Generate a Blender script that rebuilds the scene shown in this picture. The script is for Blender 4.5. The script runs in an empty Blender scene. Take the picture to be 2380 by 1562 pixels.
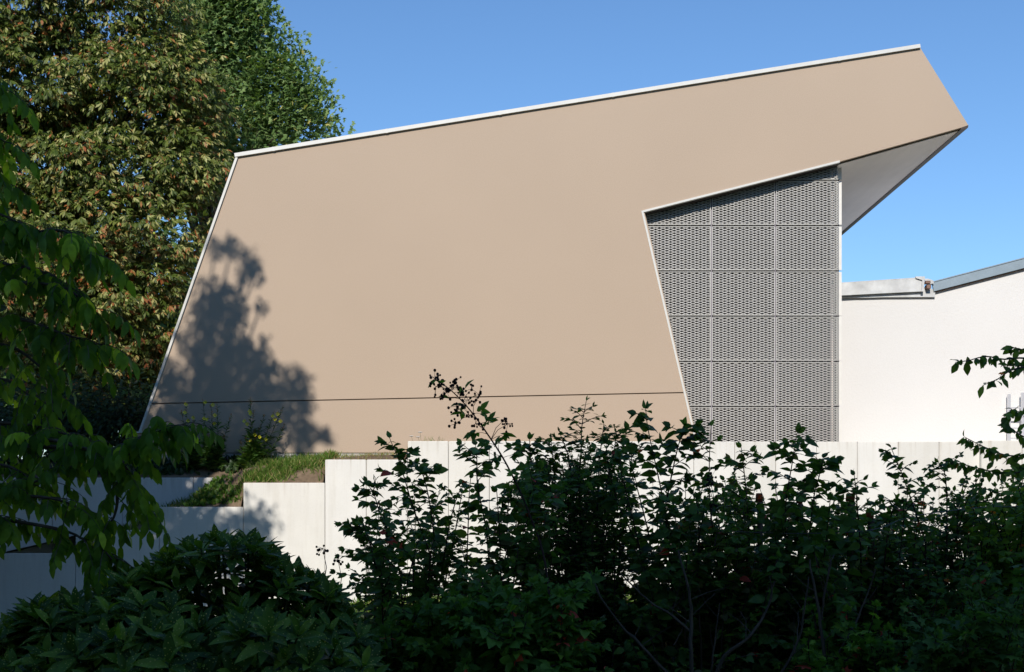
import bpy, bmesh, math, random
import numpy as np
from mathutils import Vector, Matrix

# ------------------------------------------------------------------ camera, sky, sun, exposure
S = bpy.context.scene
C = S.collection
EYE = 1.7                       # camera height above the foreground ground
FPX, VX, VY = 2760.0, 1215.0, 1180.0   # focal length / principal point in 2379-px-wide image units
cam_d = bpy.data.cameras.new('camera')
cam = bpy.data.objects.new('camera', cam_d)
C.objects.link(cam)
cam.location = (0, 0, EYE)
cam.rotation_euler = (math.radians(90), 0, 0)
cam_d.sensor_width = 36
cam_d.lens = 36 * FPX / 2379
cam_d.shift_x = (1189.5 - VX) / 2379
cam_d.shift_y = (VY - 781) / 2379
cam_d.clip_start = 0.1
cam_d.clip_end = 3000
S.camera = cam

SUN_EL, SUN_AZ = math.radians(32), math.radians(10.6)      # behind the camera, a little to the left
to_sun = Vector((-math.sin(SUN_AZ) * math.cos(SUN_EL), -math.cos(SUN_AZ) * math.cos(SUN_EL), math.sin(SUN_EL)))
world = bpy.data.worlds.new('World')
S.world = world
world.use_nodes = True
wn = world.node_tree.nodes
sky = wn.new('ShaderNodeTexSky')
sky.sky_type = 'NISHITA'
sky.sun_disc = False
sky.sun_elevation = SUN_EL
sky.sun_rotation = math.radians(180) + SUN_AZ
sky.air_density = 1.25
sky.dust_density = 0.0
sky.ozone_density = 8.5
bg = wn['Background']
bg.inputs['Strength'].default_value = 0.146
world.node_tree.links.new(sky.outputs[0], bg.inputs[0])
sun_d = bpy.data.lights.new('sun', 'SUN')
sun_d.energy = 4.6
sun_d.angle = math.radians(0.53)
sun_d.color = (1.0, 0.945, 0.87)
sun = bpy.data.objects.new('sun', sun_d)
C.objects.link(sun)
sun.location = (-8, -40, 30)
sun.rotation_euler = (-to_sun).to_track_quat('-Z', 'Y').to_euler()
S.view_settings.view_transform = 'Standard'
S.view_settings.look = 'None'
S.view_settings.exposure = 0.0
S.view_settings.gamma = 1.0

rng = np.random.default_rng(7)
random.seed(7)

# ------------------------------------------------------------------ helpers
def P(px, py, Y):
    """image point (2379-wide units) at real distance Y -> world"""
    return np.array([(px - VX) / FPX * Y, Y, EYE + (VY - py) / FPX * Y])

def PX(px, Y): return (px - VX) / FPX * Y
def PZ(py, Y): return EYE + (VY - py) / FPX * Y

def tag(o, label=None, cat=None, group=None, kind=None):
    if label: o['label'] = label
    if cat: o['category'] = cat
    if group: o['group'] = group
    if kind: o['kind'] = kind
    return o

def empty(name, loc, label, cat, group=None):
    o = bpy.data.objects.new(name, None)
    C.objects.link(o)
    o.location = [float(a) for a in loc]
    o.empty_display_size = 0.3
    return tag(o, label, cat, group)

def put(name, me, mat=None, parent=None):
    o = bpy.data.objects.new(name, me)
    C.objects.link(o)
    if mat is not None: me.materials.append(mat)
    if parent is not None:
        o.parent = parent
        # mesh vertices are in world metres: undo the offset of the empty at the thing's base
        if parent.type == 'EMPTY':
            o.matrix_parent_inverse = Matrix.Translation(-parent.location)
    return o

def mesh_from(verts, faces, smooth=False):
    me = bpy.data.meshes.new('m')
    me.from_pydata([tuple(map(float, v)) for v in verts], [], faces)
    me.update()
    if smooth:
        me.polygons.foreach_set('use_smooth', [True] * len(me.polygons))
    return me

def mesh_tris(V, F, var=None, smooth=True):
    V = np.asarray(V, np.float32); F = np.asarray(F, np.int32)
    me = bpy.data.meshes.new('m')
    me.vertices.add(len(V)); me.vertices.foreach_set('co', V.ravel())
    n = len(F)
    me.loops.add(n * 3); me.loops.foreach_set('vertex_index', F.ravel())
    me.polygons.add(n)
    me.polygons.foreach_set('loop_start', np.arange(0, n * 3, 3, dtype=np.int32))
    if smooth: me.polygons.foreach_set('use_smooth', np.ones(n, bool))
    if var is not None:
        a = me.attributes.new('var', 'FLOAT', 'POINT')
        a.data.foreach_set('value', np.asarray(var, np.float32))
    me.update(calc_edges=True)
    return me

class MB:
    """collects boxes, prisms and tubes into one mesh"""
    def __init__(s): s.v = []; s.f = []
    def add(s, vs, fs):
        o = len(s.v); s.v += [tuple(map(float, v)) for v in vs]; s.f += [[i + o for i in f] for f in fs]
    def box(s, x0, x1, y0, y1, z0, z1):
        s.add([(x0,y0,z0),(x1,y0,z0),(x1,y1,z0),(x0,y1,z0),(x0,y0,z1),(x1,y0,z1),(x1,y1,z1),(x0,y1,z1)],
              [[0,3,2,1],[4,5,6,7],[0,1,5,4],[1,2,6,5],[2,3,7,6],[3,0,4,7]])
    def prism(s, pts, y0, y1):
        """pts: (x,z) outline, counter-clockwise seen from -Y"""
        n = len(pts)
        s.add([(x, y0, z) for x, z in pts] + [(x, y1, z) for x, z in pts],
              [list(range(n)), list(range(2*n-1, n-1, -1))] + [[i, i+n, (i+1) % n + n, (i+1) % n] for i in range(n)])
    def bar(s, a, b, w, d, up=(0, 1, 0)):
        """box bar from a to b; d thick along 'up', w across"""
        a = Vector(a); b = Vector(b); t = (b - a).normalized(); u = Vector(up)
        u = (u - t * u.dot(t)).normalized(); r = t.cross(u)
        vs = []
        for p in (a, b):
            for i, j in ((-1,-1),(1,-1),(1,1),(-1,1)):
                vs.append(p + r * (w/2*i) + u * (d/2*j))
        s.add(vs, [[0,1,2,3],[7,6,5,4],[0,4,5,1],[1,5,6,2],[2,6,7,3],[3,7,4,0]])
    def tube(s, pts, radii, n=6, cap=True):
        pts = [Vector([float(c) for c in p]) for p in pts]
        rings = []; vs = []; fs = []
        prev = None
        for i, p in enumerate(pts):
            t = (pts[min(i+1, len(pts)-1)] - pts[max(i-1, 0)]).normalized()
            if prev is None:
                ref = Vector((0,0,1)) if abs(t.z) < .9 else Vector((1,0,0))
                u = t.cross(ref).normalized()
            else:
                u = (prev - t * prev.dot(t)).normalized()
            prev = u; w = t.cross(u)
            for k in range(n):
                a = 2*math.pi*k/n
                vs.append(p + (u*math.cos(a) + w*math.sin(a)) * radii[i])
        for i in range(len(pts)-1):
            for k in range(n):
                a = i*n+k; b = i*n+(k+1) % n
                fs.append([a, b, b+n, a+n])
        if cap:
            fs.append(list(range(n))[::-1]); fs.append([(len(pts)-1)*n+k for k in range(n)])
        s.add(vs, fs)
    def mesh(s, smooth=False):
        me = mesh_from(s.v, s.f, smooth)
        return me
    def build(s, name, mat, parent=None, smooth=False, bevel=0):
        me = s.mesh(smooth)
        bm = bmesh.new(); bm.from_mesh(me)
        bmesh.ops.recalc_face_normals(bm, faces=bm.faces)
        if bevel:
            bmesh.ops.bevel(bm, geom=[e for e in bm.edges if e.calc_face_angle(0) > .5], offset=bevel, segments=2, affect='EDGES')
        bm.to_mesh(me); bm.free()
        return put(name, me, mat, parent)

# ------------------------------------------------------------------ materials
def new_mat(name):
    m = bpy.data.materials.new(name); m.use_nodes = True
    return m, m.node_tree.nodes, m.node_tree.links, m.node_tree.nodes['Principled BSDF']

def N(nodes, t, **kw):
    n = nodes.new(t)
    for k, v in kw.items():
        if k in ('op', 'operation'): n.operation = v
        else: setattr(n, k, v)
    return n

def mixcol(ns, ls, fac, a, b, blend='MIX'):
    m = ns.new('ShaderNodeMix'); m.data_type = 'RGBA'; m.blend_type = blend
    for sock, v in ((m.inputs[0], fac), (m.inputs[6], a), (m.inputs[7], b)):
        if isinstance(v, (int, float)): sock.default_value = v
        elif isinstance(v, tuple): sock.default_value = (*v, 1)
        else: ls.new(v, sock)
    return m.outputs[2]

def noise(ns, ls, scale, detail=3, rough=.5, vec=None, stretch=None):
    tc = ns.new('ShaderNodeTexCoord')
    src = tc.outputs['Object']
    if stretch:
        mp = ns.new('ShaderNodeMapping'); mp.inputs['Scale'].default_value = stretch
        ls.new(src, mp.inputs[0]); src = mp.outputs[0]
    n = ns.new('ShaderNodeTexNoise'); n.inputs['Scale'].default_value = scale
    n.inputs['Detail'].default_value = detail; n.inputs['Roughness'].default_value = rough
    ls.new(src, n.inputs['Vector'])
    return n.outputs['Fac']

def ramp(ns, ls, fac, stops):
    r = ns.new('ShaderNodeValToRGB')
    e = r.color_ramp.elements
    while len(e) < len(stops): e.new(.5)
    for i, (p, c) in enumerate(stops):
        e[i].position = p; e[i].color = (*c, 1) if len(c) == 3 else c
    ls.new(fac, r.inputs[0])
    return r.outputs[0]

def bump(ns, ls, b, h, strength, dist):
    n = ns.new('ShaderNodeBump'); n.inputs['Strength'].default_value = strength; n.inputs['Distance'].default_value = dist
    ls.new(h, n.inputs['Height']); ls.new(n.outputs[0], b.inputs['Normal'])

def stucco(name, col, var=.06, bscale=60, bdist=.004, rough=.9, streak=0):
    m, ns, ls, b = new_mat(name)
    lo = tuple(c * (1 - var) for c in col); hi = tuple(min(1, c * (1 + var)) for c in col)
    big = ramp(ns, ls, noise(ns, ls, .35, 4), [(.3, lo), (.7, hi)])
    fine = ramp(ns, ls, noise(ns, ls, 45, 2), [(.3, (.93,)*3), (.7, (1.05,)*3)])
    c = mixcol(ns, ls, 1.0, big, fine, 'MULTIPLY')
    ls.new(c, b.inputs['Base Color'])
    b.inputs['Roughness'].default_value = rough
    b.inputs['Specular IOR Level'].default_value = .2
    bump(ns, ls, b, noise(ns, ls, bscale, 3, .6), .6, bdist)
    return m

def concrete(name, col):
    m, ns, ls, b = new_mat(name)
    big = ramp(ns, ls, noise(ns, ls, 1.1, 5, .6), [(.3, tuple(c*.92 for c in col)), (.65, col)])
    st = ramp(ns, ls, noise(ns, ls, 1.0, 5, .65, stretch=(4, 4, .35)), [(.30, (.93, .92, .90)), (.5, (1, 1, 1))])
    sp = ramp(ns, ls, noise(ns, ls, 22, 2, .7), [(.25, (.93, .93, .92)), (.45, (1, 1, 1))])
    c = mixcol(ns, ls, 1.0, big, st, 'MULTIPLY')
    c = mixcol(ns, ls, 1.0, c, sp, 'MULTIPLY')
    # damp brown runs down from the top edge ('run' attribute = metres below the top)
    at = ns.new('ShaderNodeAttribute'); at.attribute_name = 'run'
    rr = ramp(ns, ls, at.outputs['Fac'], [(0, (1,)*3), (.09, (.75,)*3), (.45, (0,)*3)])
    nz = ramp(ns, ls, noise(ns, ls, 1.6, 4, .6, stretch=(5, 5, .2)), [(.52, (0,)*3), (.78, (.75,)*3)])
    mu = ns.new('ShaderNodeMath'); mu.operation = 'MULTIPLY'
    ls.new(rr, mu.inputs[0]); ls.new(nz, mu.inputs[1])
    c = mixcol(ns, ls, mu.outputs[0], c, (.44, .38, .31))
    oi = ns.new('ShaderNodeObjectInfo')
    c = mixcol(ns, ls, 1.0, c, ramp(ns, ls, oi.outputs['Random'], [(0, (.93, .925, .91)), (.5, (1, 1, 1)), (1, (.97, .96, .935))]), 'MULTIPLY')
    ls.new(c, b.inputs['Base Color'])
    b.inputs['Roughness'].default_value = .85
    b.inputs['Specular IOR Level'].default_value = .25
    bump(ns, ls, b, noise(ns, ls, 30, 3, .6), .3, .003)
    return m

def plain(name, col, rough=.6, metal=0, var=.08, scale=4, spec=.4, stretch=None):
    m, ns, ls, b = new_mat(name)
    c = ramp(ns, ls, noise(ns, ls, scale, 4, .6, stretch=stretch), [(.3, tuple(x*(1-var) for x in col)), (.7, tuple(min(1, x*(1+var)) for x in col))])
    ls.new(c, b.inputs['Base Color'])
    b.inputs['Roughness'].default_value = rough; b.inputs['Metallic'].default_value = metal
    b.inputs['Specular IOR Level'].default_value = spec
    return m

def leaf_mat(name, stops, rough=.45, trans=.28, spec=.35, tint=(1.5, 1.6, .6), speckle=None):
    m, ns, ls, b = new_mat(name)
    at = ns.new('ShaderNodeAttribute'); at.attribute_name = 'var'
    c = ramp(ns, ls, at.outputs['Fac'], stops)
    fine = ramp(ns, ls, noise(ns, ls, 30, 2), [(.3, (.82,)*3), (.7, (1.12,)*3)])
    c = mixcol(ns, ls, 1.0, c, fine, 'MULTIPLY')
    if speckle:
        tc = ns.new('ShaderNodeTexCoord')
        vo = ns.new('ShaderNodeTexVoronoi'); vo.inputs['Scale'].default_value = speckle[0]
        ls.new(tc.outputs['Object'], vo.inputs['Vector'])
        f = ramp(ns, ls, vo.outputs['Distance'], [(speckle[1], (1,)*3), (speckle[1] + .06, (0,)*3)])
        c = mixcol(ns, ls, f, c, speckle[2])
    ls.new(c, b.inputs['Base Color'])
    b.inputs['Roughness'].default_value = rough
    b.inputs['Specular IOR Level'].default_value = spec
    t = ns.new('ShaderNodeBsdfTranslucent')
    tc = mixcol(ns, ls, 1.0, c, tint, 'MULTIPLY')
    ls.new(tc, t.inputs['Color'])
    mx = ns.new('ShaderNodeMixShader'); mx.inputs[0].default_value = trans
    ls.new(b.outputs[0], mx.inputs[1]); ls.new(t.outputs[0], mx.inputs[2])
    ls.new(mx.outputs[0], ns['Material Output'].inputs['Surface'])
    return m

M = {}
M['stucco'] = stucco('beige_render', (.45, .350, .262), var=.018, bscale=55, bdist=.006)
M['white_render'] = stucco('white_render', (.695, .675, .645), var=.025, bscale=16, bdist=.012)
M['concrete'] = concrete('pale_concrete', (.735, .712, .67))
M['plinth'] = concrete('grey_plinth', (.5, .48, .45))
M['trim'] = plain('pale_metal_trim', (.60, .585, .54), .45, 0, .05, 3)
M['metal'] = plain('coated_expanded_metal', (.56, .54, .505), .5, 0, .05, 6)
M['corner'] = plain('pale_coated_edge', (.70, .68, .63), .5, 0, .05, 6)
M['groove'] = plain('grey_joint_profile', (.24, .22, .25), .5, 0, .1, 4)
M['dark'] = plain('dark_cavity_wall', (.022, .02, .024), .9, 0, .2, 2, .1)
M['soffit'] = plain('pale_soffit_board', (.93, .845, .775), .7, 0, .05, 2.2, .3, (1, .25, 1))
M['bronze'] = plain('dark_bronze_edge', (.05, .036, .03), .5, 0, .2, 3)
M['zinc'] = plain('weathered_zinc', (.56, .56, .545), .5, .25, .2, 2.6)
M['zinc_blue'] = plain('blue_grey_sheet', (.27, .335, .38), .5, .2, .08, 3)
M['rust_brown'] = plain('brown_wood_end', (.20, .12, .09), .8, 0, .3, 8)
M['alu'] = plain('aluminium', (.72, .72, .75), .35, .5, .05, 6)
M['soil'] = plain('dry_soil', (.16, .115, .075), .95, 0, .4, 5, .1)
M['bark'] = plain('grey_brown_bark', (.10, .08, .06), .9, 0, .4, 14, .15, (1, 1, .3))
M['bark_light'] = plain('pale_bark', (.085, .066, .05), .85, 0, .35, 20, .2, (1, 1, .25))
M['twig'] = plain('dark_red_twig', (.055, .032, .026), .7, 0, .3, 20, .25)
M['green_stem'] = plain('green_stem', (.07, .10, .03), .7, 0, .3, 20, .25)
M['berry'] = plain('withered_berry', (.018, .010, .009), .7, 0, .3, 60, .2)
M['wood_post'] = plain('weathered_post_wood', (.17, .12, .085), .9, 0, .3, 12, .15, (6, 6, .6))
M['rust_red'] = plain('rust_red_cap', (.32, .075, .03), .8, 0, .3, 30, .2)
M['wire'] = plain('dull_wire', (.16, .16, .16), .6, .5)
M['block_render'] = stucco('shade_block_render', (.42, .40, .37))
M['roof_tile'] = plain('dark_roof_tile', (.10, .06, .05), .8)
M['glass'] = plain('window_glass', (.03, .035, .04), .08, 0, .1, 1, .6)
M['petal'] = plain('yellow_petal', (.78, .66, .03), .6, 0, .1, 20, .2)
M['pod'] = plain('reddish_pod', (.45, .19, .07), .7, 0, .3, 30, .2)
M['white_petal'] = plain('white_petal', (.8, .8, .76), .7, 0, .05, 20, .2)
M['conker'] = plain('green_husk', (.36, .40, .06), .6, 0, .15, 30, .2)

M['chestnut'] = leaf_mat('chestnut_leaf', [(0, (.030, .055, .008)), (.45, (.080, .118, .016)), (.68, (.175, .200, .038)), (.84, (.43, .42, .16)), (.90, (.31, .15, .045)), (1, (.31, .095, .03))], .5, .25, .3, (1.3, 1.3, .6))
M['maple'] = leaf_mat('maple_leaf', [(0, (0.06, 0.112, 0.033)), (0.5, (0.128, 0.21, 0.063)), (0.9, (0.27, 0.367, 0.143)), (1, (0.48, 0.435, 0.135))], .5, .28, .3)
M['walnut'] = leaf_mat('walnut_leaf', [(0, (0.0493, 0.109, 0.0141)), (0.6, (0.102, 0.202, 0.0211)), (0.92, (0.176, 0.317, 0.0317)), (1, (0.458, 0.598, 0.0528))], .45, 0.5, .22)
M['aucuba'] = leaf_mat('spotted_laurel_leaf', [(0, (.040, .085, .014)), (.6, (.085, .165, .022)), (1, (.20, .30, .036))], .38, 0.32, .2, (1.5, 1.6, .5), (75, .17, (.50, .48, .14)))
M['dogwood'] = leaf_mat('dogwood_leaf', [(0, (0.0681, 0.136, 0.034)), (0.6, (0.12, 0.227, 0.0511)), (0.9, (0.204, 0.34, 0.0623)), (0.965, (0.199, 0.0992, 0.113)), (1, (0.623, 0.085, 0.0567))], .45, 0.42, .28)
M['privet'] = leaf_mat('privet_leaf', [(0, (0.0619, 0.119, 0.0286)), (0.6, (0.1, 0.19, 0.0405)), (1, (0.19, 0.309, 0.0571))], .42, 0.4, .3)
M['bramble'] = leaf_mat('bramble_leaf', [(0, (0.0752, 0.156, 0.0269)), (0.7, (0.139, 0.269, 0.043)), (0.95, (0.269, 0.43, 0.0538)), (1, (0.698, 0.108, 0.0806))], .5, 0.42, .25)
M['cherry'] = leaf_mat('cherry_leaf', [(0, (0.0752, 0.139, 0.0269)), (0.7, (0.148, 0.256, 0.043)), (0.96, (0.269, 0.403, 0.0538)), (1, (1.08, 0.269, 0.0538))], .48, 0.42, .28)
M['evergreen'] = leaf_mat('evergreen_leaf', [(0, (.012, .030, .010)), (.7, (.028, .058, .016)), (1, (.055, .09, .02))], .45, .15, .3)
M['primrose'] = leaf_mat('primrose_leaf', [(0, (0.0352, 0.088, 0.0192)), (0.7, (0.0768, 0.152, 0.0288)), (1, (0.176, 0.24, 0.048))], .55, .25, .3)
M['grass'] = leaf_mat('grass_blade', [(0, (.055, .12, .014)), (.7, (.11, .20, .025)), (.88, (.20, .24, .055)), (1, (.40, .30, .14))], .6, .3, .25, (1.2, 1.2, .6))
M['cover'] = leaf_mat('ground_cover_leaf', [(0, (.04, .10, .012)), (.8, (.09, .18, .02)), (1, (.24, .26, .06))], .5, .3, .3)
M['bounce_sheet'] = plain('pale_bounce_sheet', (.74, .72, .68), .8, 0, .06, 1)
M['bounce_paving'] = plain('pale_bounce_paving', (.60, .57, .52), .9, 0, .08, 2)
m, ns, ls, b = new_mat('ground_grass_soil')
g = ramp(ns, ls, noise(ns, ls, 2.2, 6, .65), [(.3, (.05, .045, .025)), (.48, (.06, .085, .02)), (.7, (.12, .16, .045))])
ls.new(g, b.inputs['Base Color']); b.inputs['Roughness'].default_value = 1
bump(ns, ls, b, noise(ns, ls, 14, 5, .7), 1, .08)
M['ground'] = m

# ------------------------------------------------------------------ leaves
def leaf_tpl(w=.45, fold=.18, curl=.25, stations=(.28, .55, .8), prof=(.75, 1.0, .55), stem=.0):
    """ovate leaf, unit length along +y, normal +z; returns verts, tris"""
    V = [(0, 0, 0)]
    for t, p in zip(stations, prof):
        z = -curl * t * t
        hw = w / 2 * p
        V += [(-hw, t, z + fold * hw), (0, t, z), (hw, t, z + fold * hw)]
    V.append((0, 1, -curl))
    F = [(0, 2, 1), (0, 3, 2)]
    n = len(stations)
    for i in range(n - 1):
        a = 1 + 3*i
        F += [(a, a+1, a+4), (a, a+4, a+3), (a+1, a+2, a+5), (a+1, a+5, a+4)]
    a = 1 + 3*(n-1); t = 1 + 3*n
    F += [(a, a+1, t), (a+1, a+2, t)]
    return np.array(V, float), np.array(F, int)

def merge_tpl(parts):
    V = []; F = []; o = 0
    for v, f in parts:
        V.append(v); F.append(f + o); o += len(v)
    return np.vstack(V), np.vstack(F)

def rotz(v, a):
    c, s = math.cos(a), math.sin(a)
    return v @ np.array([[c, s, 0], [-s, c, 0], [0, 0, 1]])
def rotx(v, a):
    c, s = math.cos(a), math.sin(a)
    return v @ np.array([[1, 0, 0], [0, c, s], [0, -s, c]])

T_OV = leaf_tpl(.50, .25, .22)
T_OV2 = leaf_tpl(.62, .2, .35, (.2, .5, .8), (.8, 1, .5))
T_NARROW = leaf_tpl(.26, .3, .15)
T_PRIV = leaf_tpl(.36, .3, .15)
T_LANCE = leaf_tpl(.37, .35, .22, (.25, .55, .8), (.75, 1.0, .6))
T_GRASS = (np.array([(-.03, 0, 0), (.03, 0, 0), (-.022, .55, -.05), (.022, .55, -.05), (0, 1, -.25)]), np.array([(0, 1, 3), (0, 3, 2), (2, 3, 4)]))
def simple_leaflet(w, curl):
    return (np.array([(0, 0, 0), (-w*.5, .62, -curl*.35), (0, .55, -curl*.4), (w*.5, .62, -curl*.35), (0, 1, -curl)]), np.array([(0, 2, 1), (0, 3, 2), (1, 2, 4), (2, 3, 4)]))
def palmate(seed):
    r_ = np.random.default_rng(seed); parts = []; sub = []
    for i, (a, l) in enumerate(((-1.9, .5), (-1.25, .72), (-.62, .92), (0, 1), (.62, .92), (1.25, .72), (1.9, .5))):
        v, f = simple_leaflet(.31, .3)
        v = rotz(rotx(v, -.15 - r_.uniform(0, .6)) * l * r_.uniform(.75, 1.15), a + r_.normal()*.12)
        parts.append((v, f)); sub += [i]*len(v)
    V, F = merge_tpl(parts)
    return V, F, np.array(sub)
T_PALM = [palmate(k) for k in range(6)]
def lobed():
    ang = [-2.5, -1.9, -1.25, -.95, -.62, -.3, 0, .3, .62, .95, 1.25, 1.9, 2.5]
    rad = [.30, .55, .42, .72, .42, .48, .78, .48, .42, .72, .42, .55, .30]
    V = [(0, .32, .0)] + [(r*math.sin(a), .32 + r*math.cos(a)*.85, -.22*r*r) for a, r in zip(ang, rad)]
    F = [(0, i+1, i) for i in range(1, len(ang))]
    return np.array(V), np.array(F)
T_LOBE = lobed()
def trifoliate():
    v, f = T_OV2
    return merge_tpl([(v*1.0 + np.array([0, .25, 0]), f), (rotz(v*.8, 1.25) + np.array([0, .18, 0]), f), (rotz(v*.8, -1.25) + np.array([0, .18, 0]), f)])
T_TRI = trifoliate()

def norm(a): return a / (np.linalg.norm(a, axis=-1, keepdims=True) + 1e-9)

def frames(d, up):
    """leaf frames: y along d, z close to up"""
    d = norm(d); x = norm(np.cross(d, up)); z = np.cross(x, d)
    return np.stack([x, d, z], axis=1)       # rows = local axes

class Cloud:
    """leaf cloud -> one mesh with a per-leaf 'var' colour value"""
    def __init__(s): s.V = []; s.F = []; s.A = []; s.n = 0
    def add(s, tpl, pos, d, up, size, var):
        if isinstance(tpl, list):           # several variants of one leaf
            pick = rng.integers(0, len(tpl), len(pos)); n = len(pos)
            d = np.broadcast_to(d, (n, 3)); up = np.broadcast_to(up, (n, 3)); size = np.broadcast_to(size, (n,)); var = np.broadcast_to(var, (n,))
            for i, t in enumerate(tpl):
                k = pick == i
                s.add(t, pos[k], d[k], up[k], size[k], var[k])
            return
        tv, tf = tpl[:2]; n = len(pos)
        if n == 0: return
        R = frames(np.asarray(d, float), np.asarray(up, float))
        size = np.broadcast_to(np.asarray(size, float), (n,))
        V = np.einsum('ki,nij->nkj', tv, R) * size[:, None, None] + np.asarray(pos, float)[:, None, :]
        F = tf[None] + (np.arange(n) * len(tv))[:, None, None] + s.n
        s.V.append(V.reshape(-1, 3)); s.F.append(F.reshape(-1, 3))
        A = np.repeat(np.broadcast_to(var, (n,))[:, None], len(tv), 1)
        if len(tpl) > 2:                    # leaflets of one leaf differ
            ns_ = tpl[2].max() + 1
            j = rng.normal(size=(n, ns_)) * .09; w = rng.random((n, ns_)); 
            B = np.where(w < .022, rng.uniform(.88, 1, (n, ns_)), np.where(w > .93, .82, np.clip(A[:, :1] + j, 0, 1)))  # rust flecks, and pale leaflets as painted highlights
            A = B[:, tpl[2]]
        s.A.append(A.ravel()); s.n += n * len(tv)
    def build(s, name, mat, parent=None):
        if not s.V: return None
        me = mesh_tris(np.vstack(s.V), np.vstack(s.F), np.concatenate(s.A))
        return put(name, me, mat, parent)

def rnd_dirs(n, flat=1.0):
    d = rng.normal(size=(n, 3)); d[:, 2] *= flat
    return norm(d)

def ups(n, tilt=.45):
    u = rng.normal(size=(n, 3)) * tilt; u[:, 2] += 1
    return norm(u)

def bez(a, b, c, n):
    t = np.linspace(0, 1, n)[:, None]
    return (1-t)**2 * a + 2*t*(1-t) * b + t*t * c

def smooth_path(pts, n):
    """Catmull-Rom through points"""
    pts = np.array(pts, float)
    if len(pts) == 2:
        t = np.linspace(0, 1, n)[:, None]; return pts[0]*(1-t) + pts[1]*t
    q = np.vstack([2*pts[0]-pts[1], pts, 2*pts[-1]-pts[-2]])
    out = []
    for u in np.linspace(0, len(pts)-1-1e-6, n):
        i = int(u); t = u - i
        p0, p1, p2, p3 = q[i], q[i+1], q[i+2], q[i+3]
        out.append(.5*((2*p1) + (-p0+p2)*t + (2*p0-5*p1+4*p2-p3)*t*t + (-p0+3*p1-3*p2+p3)*t**3))
    return np.array(out)

# ------------------------------------------------------------------ ground and terraces
def ground_z(x, y):
    t = np.clip((y - 9) / 20, 0, 1)
    left = np.clip((-x - 3) / 6, 0, 1)
    return t * (-.45 - .85 * left)

def grid(xs, ys, zf):
    V = [(x, y, zf(x, y)) for y in ys for x in xs]
    nx = len(xs)
    F = [[j*nx+i, j*nx+i+1, (j+1)*nx+i+1, (j+1)*nx+i] for j in range(len(ys)-1) for i in range(nx-1)]
    return mesh_from(V, F, True)
TERR = PZ(1066, 31)
def gz(x, y):
    if y <= 29.12: return float(ground_z(x, y))
    return TERR - .06 if y > 31.2 else float(ground_z(x, 29))
xs = [-1500, -300, -80, -40, -25, -18, -14, -11, -9, -7, -5, -3, 0, 3, 6, 9, 12, 16, 22, 30, 60, 300, 1500]
ys = [-1500, -200, -60, -20, -8, 0, 5, 9, 12, 15, 18, 21, 24, 27, 29.12, 31.18, 31.22, 36, 45, 60, 100, 300, 1500]
tag(put('ground', grid(xs, ys, gz), M['ground']), kind='structure')

# lower terrace slope between the front wall and the back wall (heights read off the photograph)
fx = [-420, -100, 175, 300, 365, 372, 440, 500, 562, 568, 650, 752, 758, 850, 944, 950, 1300, 2700]
fz_front = [1310, 1310, 1245, 1238, 1236, 1184, 1184, 1183, 1182, 1128, 1127, 1126, 1073, 1072, 1071, 1040, 1035, 1035]
fz_back = [1310, 1310, 1245, 1230, 1192, 1186, 1164, 1122, 1094, 1092, 1080, 1072, 1064, 1060, 1056, 1036, 1034, 1034]
def terrace_z(x, y):
    px = x / y * FPX + VX
    t = np.clip((y - 29.13) / .75, 0, 1) ** .8
    a = np.interp(px, fx, fz_front); b_ = np.interp(px, fx, fz_back)
    return PZ(a, 29.15) * (1-t) + PZ(b_, 30.25) * t
gx = np.concatenate([np.linspace(PX(-420, 29), PX(100, 29), 8), np.linspace(PX(120, 29), PX(1000, 29), 130), np.linspace(PX(1100, 29), PX(2700, 29), 12)])
def terr_noise(x, y): return .03 * math.sin(x*3.1 + y*2) * math.sin(y*4.3 - x*1.7)
tag(put('terrace', grid(gx, np.linspace(29.12, 30.26, 18), lambda x, y: float(terrace_z(x, y)) + terr_noise(x, y)), M['soil']), kind='structure')
def terrace2_z(x, y):
    px = x / y * FPX + VX
    t = np.clip((y - 30.25) / .75, 0, 1)
    b_ = np.interp(px, [-420, 530, 600, 752, 850, 944, 950, 2700], [1114, 1114, 1094, 1073, 1060, 1056, 1036, 1034])
    return PZ(b_, 30.3) * (1-t) + max(TERR, PZ(b_, 30.3)) * t if px > 945 else PZ(b_, 30.3) * (1-t) + TERR * t
tag(put('upper_terrace', grid(gx, np.linspace(30.26, 31.25, 10), lambda x, y: float(terrace2_z(x, y)) + terr_noise(x, y)*.6), M['soil']), kind='structure')

tag(put('bounce_paving', grid(np.linspace(PX(1965, 31.6), 60, 12), [31.26, 33.0, 33.75], lambda x, y: TERR + .03), M['bounce_paving']), kind='structure')  # unseen pale floor added to throw sunlight up at the soffit

# ------------------------------------------------------------------ wedge building
D0 = 31.0
def q(pts, Y=D0): return [(PX(x, Y), PZ(y, Y)) for x, y in pts][::-1]
bld = empty('wedge_building', P(1100, 1052, D0), 'angular beige rendered building with a sharp overhanging tip and a metal mesh screen', 'building')
def lx(y): return 550 + (y - 360) * (325 - 550) / (1006 - 360)        # left edge
def ex(y): return 1497 + (y - 492) * 130 / 560                        # edge beside the mesh screen
up = [(550, 360), (2136, 108), (2250, 292), (1953, 375), (1497, 492), (ex(911), 911), (lx(937), 937)]
b_ = MB(); b_.prism(q(up), D0, D0 + .12); b_.build('facade_wall', M['stucco'], bld)
lo = [(lx(939.6), 939.6), (ex(913.6), 913.6), (ex(1052), 1052), (305, 1052), (305, 1008), (325, 1006)]
b_ = MB(); b_.prism(q(lo), D0, D0 + .12); b_.build('base_wall', M['stucco'], bld)
b_ = MB()
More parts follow.
